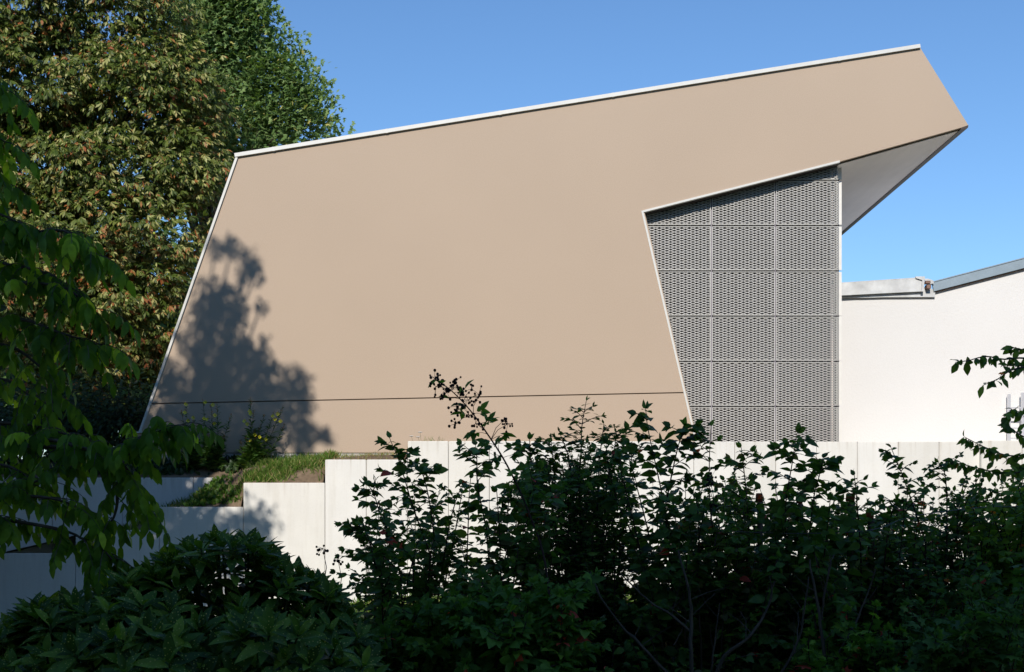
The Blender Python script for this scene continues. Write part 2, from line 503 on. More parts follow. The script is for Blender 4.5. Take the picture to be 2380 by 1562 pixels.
b_.prism(q([(551, 362), (2135, 111), (2247, 292), (1953, 373), (1499, 490), (ex(1050), 1051), (307, 1051), (326, 1008)]), D0 + .121, 47)
b_.build('side_walls', M['stucco'], bld)
b_ = MB(); b_.prism(q([(312, 1053.5), (1635, 1053.5), (1635, 1100), (312, 1100)]), D0 + .03, D0 + .4); b_.build('plinth', M['plinth'], bld)
b_ = MB(); b_.prism(q([(300, 1004), (332, 1003), (332, 1006), (300, 1008.5)]), D0 - .06, D0 + .3); b_.build('base_cap', M['trim'], bld)

def strip(a, b, n_off, t, y0, y1, name, mat, parent, ext=0):
    """flat strip along the image line a-b, t px wide towards n_off side"""
    a = np.array(a, float); b = np.array(b, float); d = (b-a)/np.linalg.norm(b-a)
    n = np.array([d[1], -d[0]]) * n_off
    a = a - d*ext; b = b + d*ext
    mb = MB(); mb.prism(q([tuple(a), tuple(b), tuple(b+n*t), tuple(a+n*t)]), y0, y1)
    return mb.build(name, mat, parent)
# roof coping and left edge trim stand proud of the wall
strip((547, 366.5), (2137, 113), 1, 8.6, D0 - .07, D0 + .5, 'roof_coping', M['trim'], bld)
strip((548, 366), (323, 1004), 1, 5.4, D0 - .05, D0 + .4, 'edge_trim', M['trim'], bld)
for t_ in (.055, .22, .385, .55, .715, .88):
    x = 547 + (2137-547)*t_; y = 366.5 + (113-366.5)*t_
    strip((x, y + .6), (x + 6, y + .6 - 6*.1594), 1, 9.4, D0 - .074, D0 + .45, 'coping_joint', M['trim'], bld)
# opening frame round the mesh screen
strip((1495, 494), (1951, 378), 1, 4.6, D0 - .03, D0 + .10, 'opening_frame', M['trim'], bld)
strip((1494, 490), (ex(1052) - 2, 1052), -1, 4.6, D0 - .03, D0 + .10, 'opening_frame', M['trim'], bld)
# underside of the recess and of the overhang
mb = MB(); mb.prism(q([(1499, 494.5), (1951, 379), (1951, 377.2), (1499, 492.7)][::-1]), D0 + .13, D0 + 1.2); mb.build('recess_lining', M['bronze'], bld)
mb = MB(); mb.prism(q([(1953, 378.6), (2247, 295.6), (2247, 293.6), (1953, 376.6)][::-1]), D0 + .19, 47); mb.build('soffit', M['soffit'], bld)
mb = MB(); mb.prism(q([(2232, 301.5), (2249, 297), (2250, 291), (2232, 297)][::-1]), D0 + .0, 47); mb.build('drip_edge', M['bronze'], bld)
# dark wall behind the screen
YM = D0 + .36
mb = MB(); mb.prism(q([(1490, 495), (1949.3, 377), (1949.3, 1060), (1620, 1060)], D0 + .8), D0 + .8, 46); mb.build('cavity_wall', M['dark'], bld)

def clip_seg(a, b, poly):
    """clip segment to convex polygon (ccw in x-right, y-down image space handled by sign test)"""
    t0, t1 = 0.0, 1.0; d = b - a
    n = len(poly); cx = sum(p[0] for p in poly)/n; cy = sum(p[1] for p in poly)/n
    for i in range(n):
        p = np.array(poly[i]); e = np.array(poly[(i+1) % n]) - p
        nn = np.array([e[1], -e[0]])
        if nn @ (np.array([cx, cy]) - p) < 0: nn = -nn
        den = nn @ d; num = nn @ (a - p)
        if abs(den) < 1e-9:
            if num < 0: return None
        else:
            t = -num / den
            if den > 0: t0 = max(t0, t)
            else: t1 = min(t1, t)
    if t1 - t0 < .02: return None
    return a + d*t0, a + d*t1

def clip_poly(poly, half):
    """Sutherland-Hodgman by half planes (p, n): keep n.(x-p)>=0"""
    for p, n in half:
        out = []
        for i in range(len(poly)):
            a, b = np.array(poly[i]), np.array(poly[(i+1) % len(poly)])
            da, db = np.dot(n, a-p), np.dot(n, b-p)
            if da >= 0: out.append(tuple(a))
            if da*db < 0: out.append(tuple(a + (b-a)*da/(da-db)))
        poly = out
        if len(poly) < 3: return []
    return poly
cols = [1480, 1653, 1801, 1946]
rows = [370, 419.5, 524.5, 630, 735, 840, 944.5, 1062]
halves = [(np.array([1497., 490.]), np.array([116.5, 456.])/470), (np.array([1495., 492.]), np.array([560., -130.])/575)]
CW, CH = 17.35, 5.83
for i in range(3):
    for j in range(7):
        x0, x1, y0, y1 = cols[i] + 1.5, cols[i+1] - 1.5, rows[j] + 1.7, rows[j+1] - 1.6
        poly = clip_poly([(x0, y0), (x1, y0), (x1, y1), (x0, y1)], halves)
        if not poly or (max(p[1] for p in poly) - min(p[1] for p in poly)) < 8: continue
        mb = MB()
        nx = int((x1-x0)/CW) + 3; ny = int((y1-y0)/CH) + 3
        cx0 = x0 + (x1-x0)/2 - nx/2*CW; cy0 = y0 + (y1-y0)/2 - ny/2*CH
        for a in range(nx):
            for c in range(ny):
                L = np.array([cx0 + a*CW, cy0 + c*CH]); 
                pts = [L + [0, CH/2], L + [CW/2, 0], L + [CW, CH/2], L + [CW/2, CH]]
                for k in range(4):
                    A_, B_ = pts[k], pts[(k+1) % 4]
                    r = clip_seg(A_, B_, poly)
                    if r is None: continue
                    dy = .008 if k in (0, 1) else -.008
                    A3, B3 = P(*r[0], YM) + [0, dy*.5, 0], P(*r[1], YM) + [0, dy*.5, 0]
                    mb.bar(A3, B3, .0135, .014)                               # bright front edge of the strand
                    mb.bar(A3 + [0, .022, -.0125], B3 + [0, .022, -.011], .008, .01)   # its lower lip, set back
        pan = mb.build('mesh_panel', M['metal'], bld)
        mb = MB(); ctr = np.mean(poly, 0); poly = [tuple(np.array(p_) + np.sign(ctr - np.array(p_))*.8) for p_ in poly]
        for k in range(len(poly)):
            A_ = P(*poly[k], YM - .004); B_ = P(*poly[(k+1) % len(poly)], YM - .004)
            if np.linalg.norm(A_-B_) > .05: mb.bar(A_, B_, .013, .05)
        mb.build('panel_frame', M['trim'], pan)
# vertical rails in the joints, return panels at the right corner
for x in cols[1:3]:
    ytop = 492 - (x-1497)*117/456 + 6
    mb = MB(); mb.box(PX(x-1.9, YM), PX(x+1.9, YM), YM + .04, YM + .10, PZ(1062, YM), PZ(ytop, YM)); mb.build('joint_rail', M['groove'], bld)
YR = D0 + .62
for j in range(7):
    y0, y1 = (rows[j] + (14 if j == 0 else 2.2)), rows[j+1] - 2.2
    mb = MB(); mb.box(PX(1948.2, YR), PX(1955.5, YR), YR, YR + .05, PZ(y1, YR), PZ(y0, YR)); pf = mb.build('corner_panel', M['corner'], bld)
    mb = MB(); n = max(2, int((y1-y0)/5.9))
    for k in range(n):
        ya, yb = y0 + (y1-y0)*k/n, y0 + (y1-y0)*(k+1)/n
        A_ = P(1945.6, ya, YM + .02); B_ = P(1948.2, yb, YR); A2 = P(1945.6, yb, YM + .02); B2 = P(1948.2, ya, YR)
        mb.bar(A_, B_, .022, .02, (1, 0, 0)); mb.bar(A2, B2, .022, .02, (1, 0, 0))
    mb.build('corner_mesh', M['metal'], pf)
mb = MB(); mb.prism(q([(1949.5, 379), (1952.5, 379), (1952.5, 1060), (1949.5, 1060)]), YR + .10, 46.02); mb.build('return_wall', M['soffit'], bld)

# ------------------------------------------------------------------ white building on the right
YW = 33.8
wb = empty('white_building', P(2200, 1066, YW), 'white rendered building with metal edged roof behind the retaining wall on the right', 'building')
def qw(pts, Y=YW): return [(PX(x, Y), PZ(y, Y)) for x, y in pts][::-1]
mb = MB(); mb.prism(qw([(1900, 672), (2130, 660), (2166, 676), (2379, 620), (2700, 536), (2700, 1085), (1900, 1085)]), YW, YW + 14); mb.build('wall', M['white_render'], wb)
mb = MB(); mb.prism(qw([(1900, 668), (2138, 652), (2138, 660), (1900, 676)]), YW + .36, YW + 14.1); mb.build('bounce_roof', M['bounce_sheet'], wb)  # unseen pale sheet added to bounce light up to the overhang
mb = MB()
mb.prism(qw([(1900, 664.5), (2141, 648.5), (2136, 680), (1900, 692)]), YW - .20, YW - .12)
mb.prism(qw([(1900, 663), (2141, 647), (2141, 648.6), (1900, 664.6)]), YW - .20, YW + .35)
mb.build('roof_flashing', M['zinc'], wb)
mb = MB()
mb.prism(qw([(1900, 676), (2125, 672), (2155, 668), (2170, 678), (2170, 691.5), (2050, 692), (2000, 693.5), (1900, 691)]), YW - .09, YW - .02)
mb.build('apron_flashing', M['zinc'], wb)
mb = MB()
mb.prism(qw([(2120, 646.5), (2142, 646.5), (2139, 681), (2134, 681), (2136, 655), (2121, 650)]), YW - .25, YW - .205); mb.build('flashing_end', M['zinc'], wb)
mb = MB()
mb.prism(qw([(2161, 656.5), (2379, 600), (2700, 516.5), (2700, 539), (2379, 624), (2166, 679)]), YW - .14, YW - .08); mb.build('fascia', M['zinc_blue'], wb)
mb = MB(); mb.prism(qw([(2163, 656), (2700, 515.5), (2700, 518), (2163, 658.5)]), YW - .16, YW + .5); mb.build('roof', M['zinc_blue'], wb)
mb = MB(); mb.prism(qw([(2168, 681), (2379, 626.5), (2700, 541), (2700, 536), (2379, 621), (2168, 674)]), YW - .079, YW - .001); mb.build('eave_board', M['rust_brown'], wb)
mb = MB()
mb.box(PX(2151, YW-.3), PX(2162, YW-.3), YW - .3, YW - .1, PZ(663, YW), PZ(657, YW))
mb.box(PX(2154, YW-.3), PX(2164, YW-.3), YW - .28, YW - .1, PZ(674, YW), PZ(666, YW))
mb.build('rafter_end', M['rust_brown'], wb)
mb = MB(); mb.prism(qw([(2141, 651), (2150, 651), (2162, 655), (2164, 662), (2152, 664), (2146, 661)]), YW - .22, YW - .19); mb.build('bent_sheet', M['zinc'], wb)

# ------------------------------------------------------------------ ladder against the white wall
YL = YW - .16
lad = empty('ladder', P(2373, 1085, YL), 'aluminium ladder leaning upright against the white wall at the right edge', 'ladder')
for x, top, dy in ((2344, 916, 0), (2374, 913, -.05), (2406, 916, 0)):
    mb = MB(); mb.box(PX(x-3.2, YL), PX(x+3.2, YL), YL + dy - .04, YL + dy + .04, PZ(1085, YL), PZ(top, YL)); mb.build('rail', M['alu'], lad, bevel=.006)
for k in range(6):
    y = 948 + 23.5*k
    mb = MB(); mb.bar(P(2344, y, YL), P(2406, y, YL), .035, .035); mb.build('rung', M['alu'], lad)

# ------------------------------------------------------------------ concrete retaining walls
def panel(mat, parent, x0, x1, ytop, Y, zb, th=.14):
    mb = MB()
    X0, X1, Z1 = PX(x0, Y) + .006, PX(x1, Y) - .006, PZ(ytop, Y)
    nz = [zb, Z1 - 1.2, Z1 - .6, Z1 - .3, Z1 - .12, Z1]
    nz = sorted(set([z for z in nz if z >= zb]))
    bm = bmesh.new()
    vs = []
    mbv = MB(); mbv.box(X0, X1, Y, Y + th, zb, Z1)
    me = mbv.mesh(); bm.from_mesh(me)
    bmesh.ops.recalc_face_normals(bm, faces=bm.faces)
    bmesh.ops.bevel(bm, geom=bm.edges[:], offset=.012, segments=2, affect='EDGES')
    for z in nz[1:-1]:
        bmesh.ops.bisect_plane(bm, geom=bm.verts[:] + bm.edges[:] + bm.faces[:], plane_co=(0, 0, z), plane_no=(0, 0, 1))
    bm.to_mesh(me); bm.free()
    a = me.attributes.new('run', 'FLOAT', 'POINT')
    a.data.foreach_set('value', [Z1 - v.co.z for v in me.vertices])
    return put('wall_panel', me, mat, parent)
YF = 29.0
rw = empty('retaining_wall', P(1000, 1300, YF), 'long pale concrete retaining wall of upright slabs stepping down to the left', 'wall')
segs = [(-215, -20, 1340), (-20, 175, 1286), (175, 370, 1232), (370, 565, 1178), (565, 755, 1122), (755, 851, 1068), (851, 947, 1068)]
x = 947
while x < 2215:
    segs.append((x, x + 95, 1025 + (x - 947) * .0015)); x += 95
for x0, x1, yt in segs: panel(M['concrete'], rw, x0, x1, yt, YF + rng.uniform(-.006, .006), -1.7)
# the slab row that steps forward at the far right
for k in range(4): panel(M['concrete'], rw, x + 95*k + 3, x + 95*(k+1) + 3, 1024, YF - .16, -1.7, .16)
bw = empty('retaining_wall', P(300, 1240, 30.2), 'short shaded concrete wall half hidden by walnut leaves behind the stepped slabs', 'wall')
xb = [-210, -43, 121, 284, 449, 613]
for i in range(5): panel(M['concrete'], bw, xb[i], xb[i+1], 1110, 30.2 + rng.uniform(-.005, .005), PZ(1300, 30.2))

# ------------------------------------------------------------------ unseen block added behind the camera to shade the foreground
ab = empty('shade_block', (0, -12, 0), 'unseen tall block added behind the viewpoint to shade the foreground', 'building')
HB = 18.3
mb = MB(); mb.box(-30, 13, -22, -9, -.2, HB); mb.build('wall', M['block_render'], ab)
mb = MB(); mb.box(-30.3, 13.3, -22.3, -8.7, HB + .01, HB + .3); mb.build('roof', M['roof_tile'], ab)
for fl in range(5):
    for k in range(10):
        X = -28.4 + 4.3*k; Z = 1.1 + 3.2*fl
        mb = MB(); mb.box(X, X+1.3, -9.0, -8.95, Z, Z+1.5); w = mb.build('window', M['trim'], ab)
        mb = MB(); mb.box(X+.08, X+1.22, -8.949, -8.94, Z+.08, Z+1.42); mb.build('pane', M['glass'], w)

# ------------------------------------------------------------------ trees
def tree_trunk(name, parent, base, top, r0, limbs, mat):
    mb = MB()
    path = smooth_path([base, base*.5 + top*.5 + rng.normal(size=3)*.15, top], 10)
    mb.tube(path, np.linspace(r0, r0*.35, 10), 9)
    for tip in limbs:
        t = rng.uniform(.35, .85); s = path[int(t*9)]
        m = s*.5 + tip*.5 + np.array([0, 0, -.25*np.linalg.norm(tip-s)*rng.uniform(.1, .5)])
        lp = bez(s, m, tip, 8)
        mb.tube(lp, np.linspace(r0*.35, .025, 8), 6, cap=False)
    return mb.build(name, mat, parent, smooth=True)

def crown(blobs, Y, depth, ncl, nleaf, tpl, size, cl_sigma, varf, front=.55, flat=.45, droop=.5, tilt=.55):
    """clusters spread over ellipsoid boughs given by (px,py,rx,ry) at distance Y"""
    cl = Cloud(); tips = []
    area = np.array([b[2]*b[3] for b in blobs], float); area /= area.sum()
    for bi, (px, py, rx, ry) in enumerate(blobs):
        c = P(px, py, Y); RX = rx/FPX*Y; RZ = ry/FPX*Y
        n = max(4, int(ncl * area[bi]))
        d = rnd_dirs(n); d[:, 1] = np.where(rng.random(n) < front, -np.abs(d[:, 1]), d[:, 1])
        rad = rng.uniform(.55, 1.02, n)
        cen = c + d * rad[:, None] * np.array([RX, min(depth, RX*1.1), RZ])
        for k in range(n):
            m = int(nleaf * rng.uniform(.6, 1.3))
            sg = cl_sigma * rng.uniform(.7, 1.3)
            off = np.clip(rng.normal(size=(m, 3)), -1.9, 1.9) * np.array([sg, sg, sg*flat])
            pos = cen[k] + off
            out = norm(off*np.array([1, 1, .6]) + d[k]*sg*.8 + np.array([0, -.25*sg, 0]))
            out[:, 2] -= droop * rng.uniform(.2, 1.3, m)
            u = ups(m, tilt) + np.array([0, -.8, 0]) + d[k]*.3
            cl.add(tpl, pos, out, u, size*rng.uniform(.65, 1.25, m), varf(m, cen[k], off))
            tips.append(cen[k])
    return cl, tips

# horse chestnut, left, behind the building
def var_ch(m, c, off):
    v = np.clip(rng.normal(.45, .18, m), 0, .82)
    low = np.clip((12 - c[2])/8, 0, 1)
    r = rng.random(m)
    v = np.where(r < .10, rng.uniform(.8, .87, m), v)  # pale leaves paint in the glossy and backlit highlights
    v = np.where(r > .985 - .2*low, rng.uniform(.9, 1, m), v)
    return v
ct = empty('chestnut_tree', P(230, 1060, 38), 'large horse chestnut with browning palm shaped leaves left of the beige building', 'tree')
blobs = [(60, 40, 200, 150), (250, 60, 190, 150), (120, 220, 230, 150), (340, 240, 170, 150), (60, 400, 190, 150), (260, 400, 200, 140), (430, 380, 110, 140),
         (120, 560, 220, 130), (330, 560, 170, 120), (60, 720, 200, 130), (270, 710, 180, 120), (360, 800, 110, 100), (180, 860, 170, 90), (430, 200, 80, 110), (-60, 250, 150, 300)]
cl, tips = crown(blobs, 38, 3.2, 800, 50, T_PALM, .225, .46, var_ch, .62, .34, .3)
cl.build('crown', M['chestnut'], ct)
tree_trunk('trunk', ct, P(230, 1065, 38.5), P(210, 60, 39), .42, [tips[i] for i in rng.choice(len(tips), 46, replace=False)], M['bark'])
for i in rng.choice(len(tips), 70, replace=False):
    p = tips[i] + rng.normal(size=3)*[.5, .3, .25] + [0, -.35, -.1]
    r = rng.uniform(.035, .05); mb = MB()
    mb.tube([p + [0, 0, r], p + [0, 0, .5*r], p - [0, 0, .5*r], p - [0, 0, r]], [.2*r, .9*r, .9*r, .2*r], 6)
    mb.build('conker', M['conker'], ct, smooth=True)

# maple behind it
def var_mp(m, c, off): return np.where(rng.random(m) < .03, 1, np.clip(rng.normal(.5, .2, m), 0, .9))
mt = empty('maple_tree', P(520, 1060, 44), 'green maple with ragged crown rising behind the roof edge', 'tree')
blobs = [(470, 40, 150, 130), (525, 10, 80, 90), (560, 95, 80, 70), (640, 120, 40, 45), (500, 200, 130, 110), (620, 205, 80, 70), (700, 215, 58, 40), (735, 255, 30, 22), (745, 298, 28, 10), (655, 275, 80, 48), (720, 290, 48, 18), (560, 320, 130, 70), (640, 335, 60, 30), (470, -90, 160, 100), (690, 190, 40, 30)]
cl, tips = crown(blobs, 44, 3.2, 400, 70, T_LOBE, .185, .42, var_mp, .7, .95, .35, 1.3)
cl.build('crown', M['maple'], mt)
tree_trunk('trunk', mt, P(500, 1065, 44.5), P(510, 0, 45), .36, [tips[i] for i in rng.choice(len(tips), 40, replace=False)], M['bark'])

# understorey behind the terrace and a far belt of trees
def bush_ball(name, px, py, rx, ry, Y, ncl, nleaf, tpl, size, sg, mat, label, cat, group=None, var=(.4, .2)):
    base_y = 1066 if Y > 29 else VY + (EYE - float(ground_z(PX(px, Y), Y)))/Y*FPX
    t = empty(name, P(px, base_y, Y), label, cat, group)
    cl, tips = crown([(px, py, rx, ry), (px - rx*.4, py + ry*.3, rx*.6, ry*.6), (px + rx*.45, py + ry*.25, rx*.55, ry*.65)], Y, 2.0, ncl, nleaf, tpl, size, sg,
                     lambda m, c, o: np.clip(rng.normal(var[0], var[1], m), 0, 1), .6, .6, .4)
    cl.build('foliage', mat, t)
    mb = MB()
    for i in rng.choice(len(tips), 14):
        mb.tube(bez(P(px + rng.uniform(-8, 8), base_y + 2, Y), P(px, py, Y), tips[i], 6), np.linspace(.05, .012, 6), 5, cap=False)
    mb.build('stems', M['bark'], t, smooth=True)
    return t
G1 = 'dark shrubs under the chestnut'
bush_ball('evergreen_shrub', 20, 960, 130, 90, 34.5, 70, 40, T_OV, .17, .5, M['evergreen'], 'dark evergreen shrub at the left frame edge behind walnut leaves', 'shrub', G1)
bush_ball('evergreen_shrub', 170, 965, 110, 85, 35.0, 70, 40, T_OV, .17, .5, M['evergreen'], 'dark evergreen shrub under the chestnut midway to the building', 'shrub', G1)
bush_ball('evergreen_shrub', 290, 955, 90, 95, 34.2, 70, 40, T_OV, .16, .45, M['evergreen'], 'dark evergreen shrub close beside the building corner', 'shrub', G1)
G2 = 'trees beyond the chestnut'
for px, py, rx, ry, lab in ((-40, 700, 200, 300, 'dense dark tree glimpsed behind the left of the chestnut'), (190, 720, 180, 290, 'dense dark tree glimpsed behind the chestnut trunk'), (400, 760, 170, 260, 'dense dark tree glimpsed between chestnut and building')):
    bush_ball('background_tree', px, py, rx, ry, 52, 130, 34, T_OV2, .5, 1.1, M['maple'], lab, 'tree', G2, (.25, .15))

# tall walnut out of frame at the left: its crown throws the shadow on the wall
L = np.array(to_sun)
st = empty('shade_tree', (-13.0, 14.0, -.1), 'tall tree standing out of view to the left', 'tree')
blob = [(500,578,24),(540,572,24),(572,600,28),(594,636,24),(566,640,16),(495,690,44),(540,705,42),(475,745,45),(528,765,48),(606,712,15),(612,790,14),
        (500,835,50),(560,832,46),(602,838,36),(445,800,40),(470,885,50),(540,890,46),(606,892,34),(632,850,18),(682,892,38),(708,925,26),
        (640,935,44),(560,950,56),(480,955,50),(415,930,40),(395,870,35),(688,972,32),(716,1002,22),(756,1012,20),(700,1030,26),(620,1010,48),
        (540,1020,50),(450,1010,50),(380,990,40),(350,1040,40)]
cl = Cloud(); tips = []
def shade_blob(px, py, r, Yw, dens):
    wp = P(px, py, Yw); rr = r/FPX*Yw
    y = rng.uniform(11.5, 16.5)
    c = wp + L * ((Yw - y) / -L[1])
    m = max(6, int(dens * rr*rr*3.14))
    off = rng.normal(size=(m, 3)); off = norm(off) * (rng.random(m)**.4)[:, None] * rr * np.array([1, 1.2, 1])
    d = rnd_dirs(m, .6); d[:, 2] -= .4
    cl.add(T_OV, c + off, d, rnd_dirs(m) + [0, -.6, .6], .17*rng.uniform(.7, 1.2, m), np.clip(rng.normal(.5, .2, m), 0, 1))
    tips.append(c)
for px, py, r in blob: shade_blob(px, py, r*(1 if py < 850 else 1.08), 31, 340 if py < 850 else 420)
for px, py, r in [(625,1225,36),(590,1205,32),(600,1250,40),(560,1250,40),(500,1210,45),(470,1260,60),(400,1250,60),(540,1300,50),(420,1330,70),(330,1290,70),(300,1220,60),(240,1300,80),(150,1330,90),(60,1320,80),(330,1400,90),(180,1430,90),(30,1430,90),(450,1130,40),(380,1150,50),(250,1150,60),(160,1180,60)]:
    shade_blob(px, py, r, 29.2, 240)
for px, py, r in [(-150,1300,90),(-60,1400,90),(60,1240,80),(120,1260,80),(100,1400,90),(220,1380,80),(-100,1480,90),(60,1480,80),(380,1200,40),(430,1230,45),(290,1340,70),(200,1220,60),(-20,1330,80)]:
    shade_blob(px, py, r, 29.2, 220)
for _ in range(95):
    shade_blob(rng.uniform(-350, 330), rng.uniform(480, 1400), rng.uniform(50, 110), 31, 120)
for _ in range(60):
    c = np.array([-13.5, 14, 7.5]) + rnd_dirs(1)[0]*np.array([4.2, 4.2, 4.5])
    m = 60; off = rng.normal(size=(m, 3))*.42
    cl.add(T_OV, c + off, rnd_dirs(m, .6), rnd_dirs(m) + [0, -.6, .6], .24*rng.uniform(.7, 1.2, m), np.clip(rng.normal(.5, .2, m), 0, 1)); tips.append(c)
cl.build('crown', M['walnut'], st)
tree_trunk('trunk', st, np.array([-13.5, 14, -.3]), np.array([-13.0, 14, 15]), .4, tips, M['bark'])

def side_tree(cx, cy, cz, rx, rz, ncl, label, base):  # trees added outside the frame to cut the sky fill
    gt = empty('sky_screen_tree', (cx, cy, base), label, 'tree', 'unseen trees added to hold back sky light')
    cl = Cloud(); tips = []
    for _ in range(ncl):
        c = np.array([cx, cy, cz]) + rnd_dirs(1)[0]*np.array([rx, rx, rz])*rng.uniform(.5, 1)
        m = 50; off = np.clip(rng.normal(size=(m, 3)), -1.8, 1.8)*.55
        cl.add(T_OV, c + off, rnd_dirs(m, .6), rnd_dirs(m) + [0, -.6, .6], .36*rng.uniform(.7, 1.2, m), np.clip(rng.normal(.4, .2, m), 0, 1)); tips.append(c)
    cl.build('crown', M['evergreen'], gt)
    tree_trunk('trunk', gt, np.array([cx, cy, base - .1]), np.array([cx, cy, cz + rz*.6]), .32, tips[::5], M['bark'])
side_tree(-14.6, 20.5, 6.5, 4.4, 7.0, 260, 'unseen broad tree added beyond the left edge to block sky light', -1.2)
side_tree(-15.5, 25.5, 5.0, 3.6, 5.5, 170, 'unseen smaller tree added near the left wall end to block sky light', -1.3)
side_tree(21.5, 22.0, 8.5, 5.0, 9.0, 260, 'unseen tall tree added beyond the right edge to block sky light', -.4)
side_tree(18.5, 11.0, 8.5, 5.5, 9.0, 260, 'unseen tall tree added right of the shrubs to block sky light', 0)

# ------------------------------------------------------------------ walnut branches hanging in from the left
wt = empty('walnut_tree', (-5.2, 6.6, 0), 'walnut tree whose drooping leafy branches hang in from the left', 'tree')
cl = Cloud(); mbw = MB()
def walnut_leaf(base, d, length, nl, size, v):
    """pinnate leaf: rachis arching from base along d and drooping"""
    d = norm(np.array(d, float)); end = base + d*length + np.array([0, 0, -length*.35])
    path = bez(base, base + d*length*.55 + np.array([0, 0, length*.08]), end, nl + 2)
    mbw.tube(path, np.linspace(.0028, .0012, nl+2), 4, cap=False)
    side = norm(np.cross(d, [0, 0, 1]))
    pos = []; dd = []; sz = []
    for i in range(1, nl+1):
        t = norm(path[i+1] - path[i-1])
        for s in (-1, 1):
            pos.append(path[i]); dd.append(t*.35 + side*s*.65 + np.array([0, 0, -1.05]) + rng.normal(size=3)*.18)
            sz.append(size*(.7 + .45*i/nl)*rng.uniform(.85, 1.1))
    pos.append(path[-1]); dd.append(norm(path[-1]-path[-3])*.8 + np.array([0, 0, -.7])); sz.append(size*1.15)
    n = len(pos); dd = np.array(dd)
    upv = np.array([0, -.5, .6]) + d*.5 + rng.normal(size=(n, 3))*.35
    cl.add(T_LANCE_W, np.array(pos), dd, upv, np.array(sz), np.clip(v + rng.normal(size=n)*.12, 0, 1))
T_LANCE_W = leaf_tpl(.42, .22, .25, (.22, .52, .8), (.8, 1.0, .6))
def walnut_branch(pix, Ys, nleaf, r0=.012, spread=1.0, size=.076):
    pts = [P(x, y, Y) for (x, y), Y in zip(pix, Ys)]
    path = smooth_path(pts, 14)
    mbw.tube(path, np.linspace(r0, .004, 14), 5)
    for k in range(nleaf):
        t = 1 - (k / max(1, nleaf-1))**1.1 * .82
        b0 = path[min(13, int(t*13))] + rng.normal(size=3)*.01
        tang = norm(path[min(13, int(t*13)+1)] - path[max(0, int(t*13)-1)])
        a = k*2.4 + rng.uniform(-.5, .5)
        d = tang*.7 + np.array([math.cos(a)*.75, math.sin(a)*.75, rng.uniform(-.25, .25)])*spread
        v = .55 if rng.random() > .17 else .98  # brighter colour on some leaves stands in for light passing through
        walnut_leaf(b0, d, rng.uniform(.14, .23), int(rng.integers(4, 6)), size*rng.uniform(.85, 1.15), np.clip(rng.normal(v, .12), 0, 1))
B = [([(-160, 60), (-60, 150), (15, 215)], (6.2, 6.0, 5.9), 6), ([(-160, 250), (-50, 290), (12, 330)], (6.2, 6.0, 5.9), 6), ([(-160, 340), (-60, 370), (5, 420)], (6.2, 6.1, 6), 6),
     ([(-160, 430), (-40, 480), (50, 520)], (6.3, 6.1, 6.0), 9), ([(-160, 620), (20, 560), (140, 535), (225, 590)], (6.4, 6.2, 6.0, 5.9), 18),
     ([(-160, 560), (0, 610), (120, 640), (180, 700)], (6.6, 6.4, 6.2, 6.1), 18), ([(-160, 700), (30, 660), (150, 670), (215, 720)], (6.3, 6.2, 6.1, 6.0), 12),
     ([(-160, 760), (30, 740), (130, 770), (225, 800)], (6.5, 6.3, 6.1, 6.0), 18), ([(-160, 820), (0, 800), (90, 850), (130, 920)], (6.6, 6.4, 6.3, 6.2), 10),
     ([(-160, 900), (0, 880), (80, 930), (120, 990)], (6.6, 6.4, 6.3, 6.2), 9),
     ([(-160, 1030), (100, 1020), (230, 1050), (340, 1010), (430, 985)], (6.3, 6.1, 5.9, 5.8, 5.8), 20), ([(-160, 1040), (120, 1040), (250, 1050), (330, 1030)], (6.4, 6.2, 6.0, 5.9), 14),
     ([(-100, 980), (40, 985), (120, 1000), (190, 1020)], (6.4, 6.3, 6.2, 6.1), 12),
     ([(60, 1035), (240, 1050), (310, 1110), (330, 1160)], (6.1, 6.0, 5.9, 5.9), 7), ([(-160, 1090), (0, 1080), (70, 1110)], (6.3, 6.2, 6.1), 8),
     ([(-160, 1170), (0, 1130), (80, 1120), (105, 1100)], (6.2, 6.1, 6.0, 6.0), 7), ([(-160, 1140), (20, 1150), (130, 1160), (205, 1190)], (6.2, 6.0, 5.9, 5.9), 10),
     ([(230, 1070), (270, 1140), (265, 1200), (240, 1225)], (6.0, 5.95, 5.9, 5.9), 4), ([(-60, 1200), (60, 1215), (170, 1240), (235, 1290)], (6.1, 6.0, 5.9, 5.9), 6), ([(235, 1215), (230, 1260), (260, 1300)], (5.9, 5.9, 5.85), 6),
     ([(-160, 1220), (-40, 1200), (50, 1215)], (6.2, 6.1, 6.0), 7)]
for pix, Ys, n in B: walnut_branch(pix, Ys, int(n*1.5))
cl.build('crown', M['walnut'], wt)
for x, y, Y in [(-160, y, 6.4) for y in (60, 340, 620, 700, 820, 1030, 1140, 1220)]:
    e = P(x, y, Y)
    mbw.tube(bez(np.array([-5.2, 6.7, max(.6, e[2]-.9)]), np.array([-4.4, 6.6, e[2]]), e, 6), np.linspace(.05, .012, 6), 6)
mbw.build('branch', M['bark'], wt, smooth=True)
mb = MB(); mb.tube([(-5.3, 6.7, -.1), (-5.2, 6.7, 2.5), (-5.25, 6.75, 6)], [.2, .16, .10], 10); mb.build('trunk', M['bark'], wt, smooth=True)

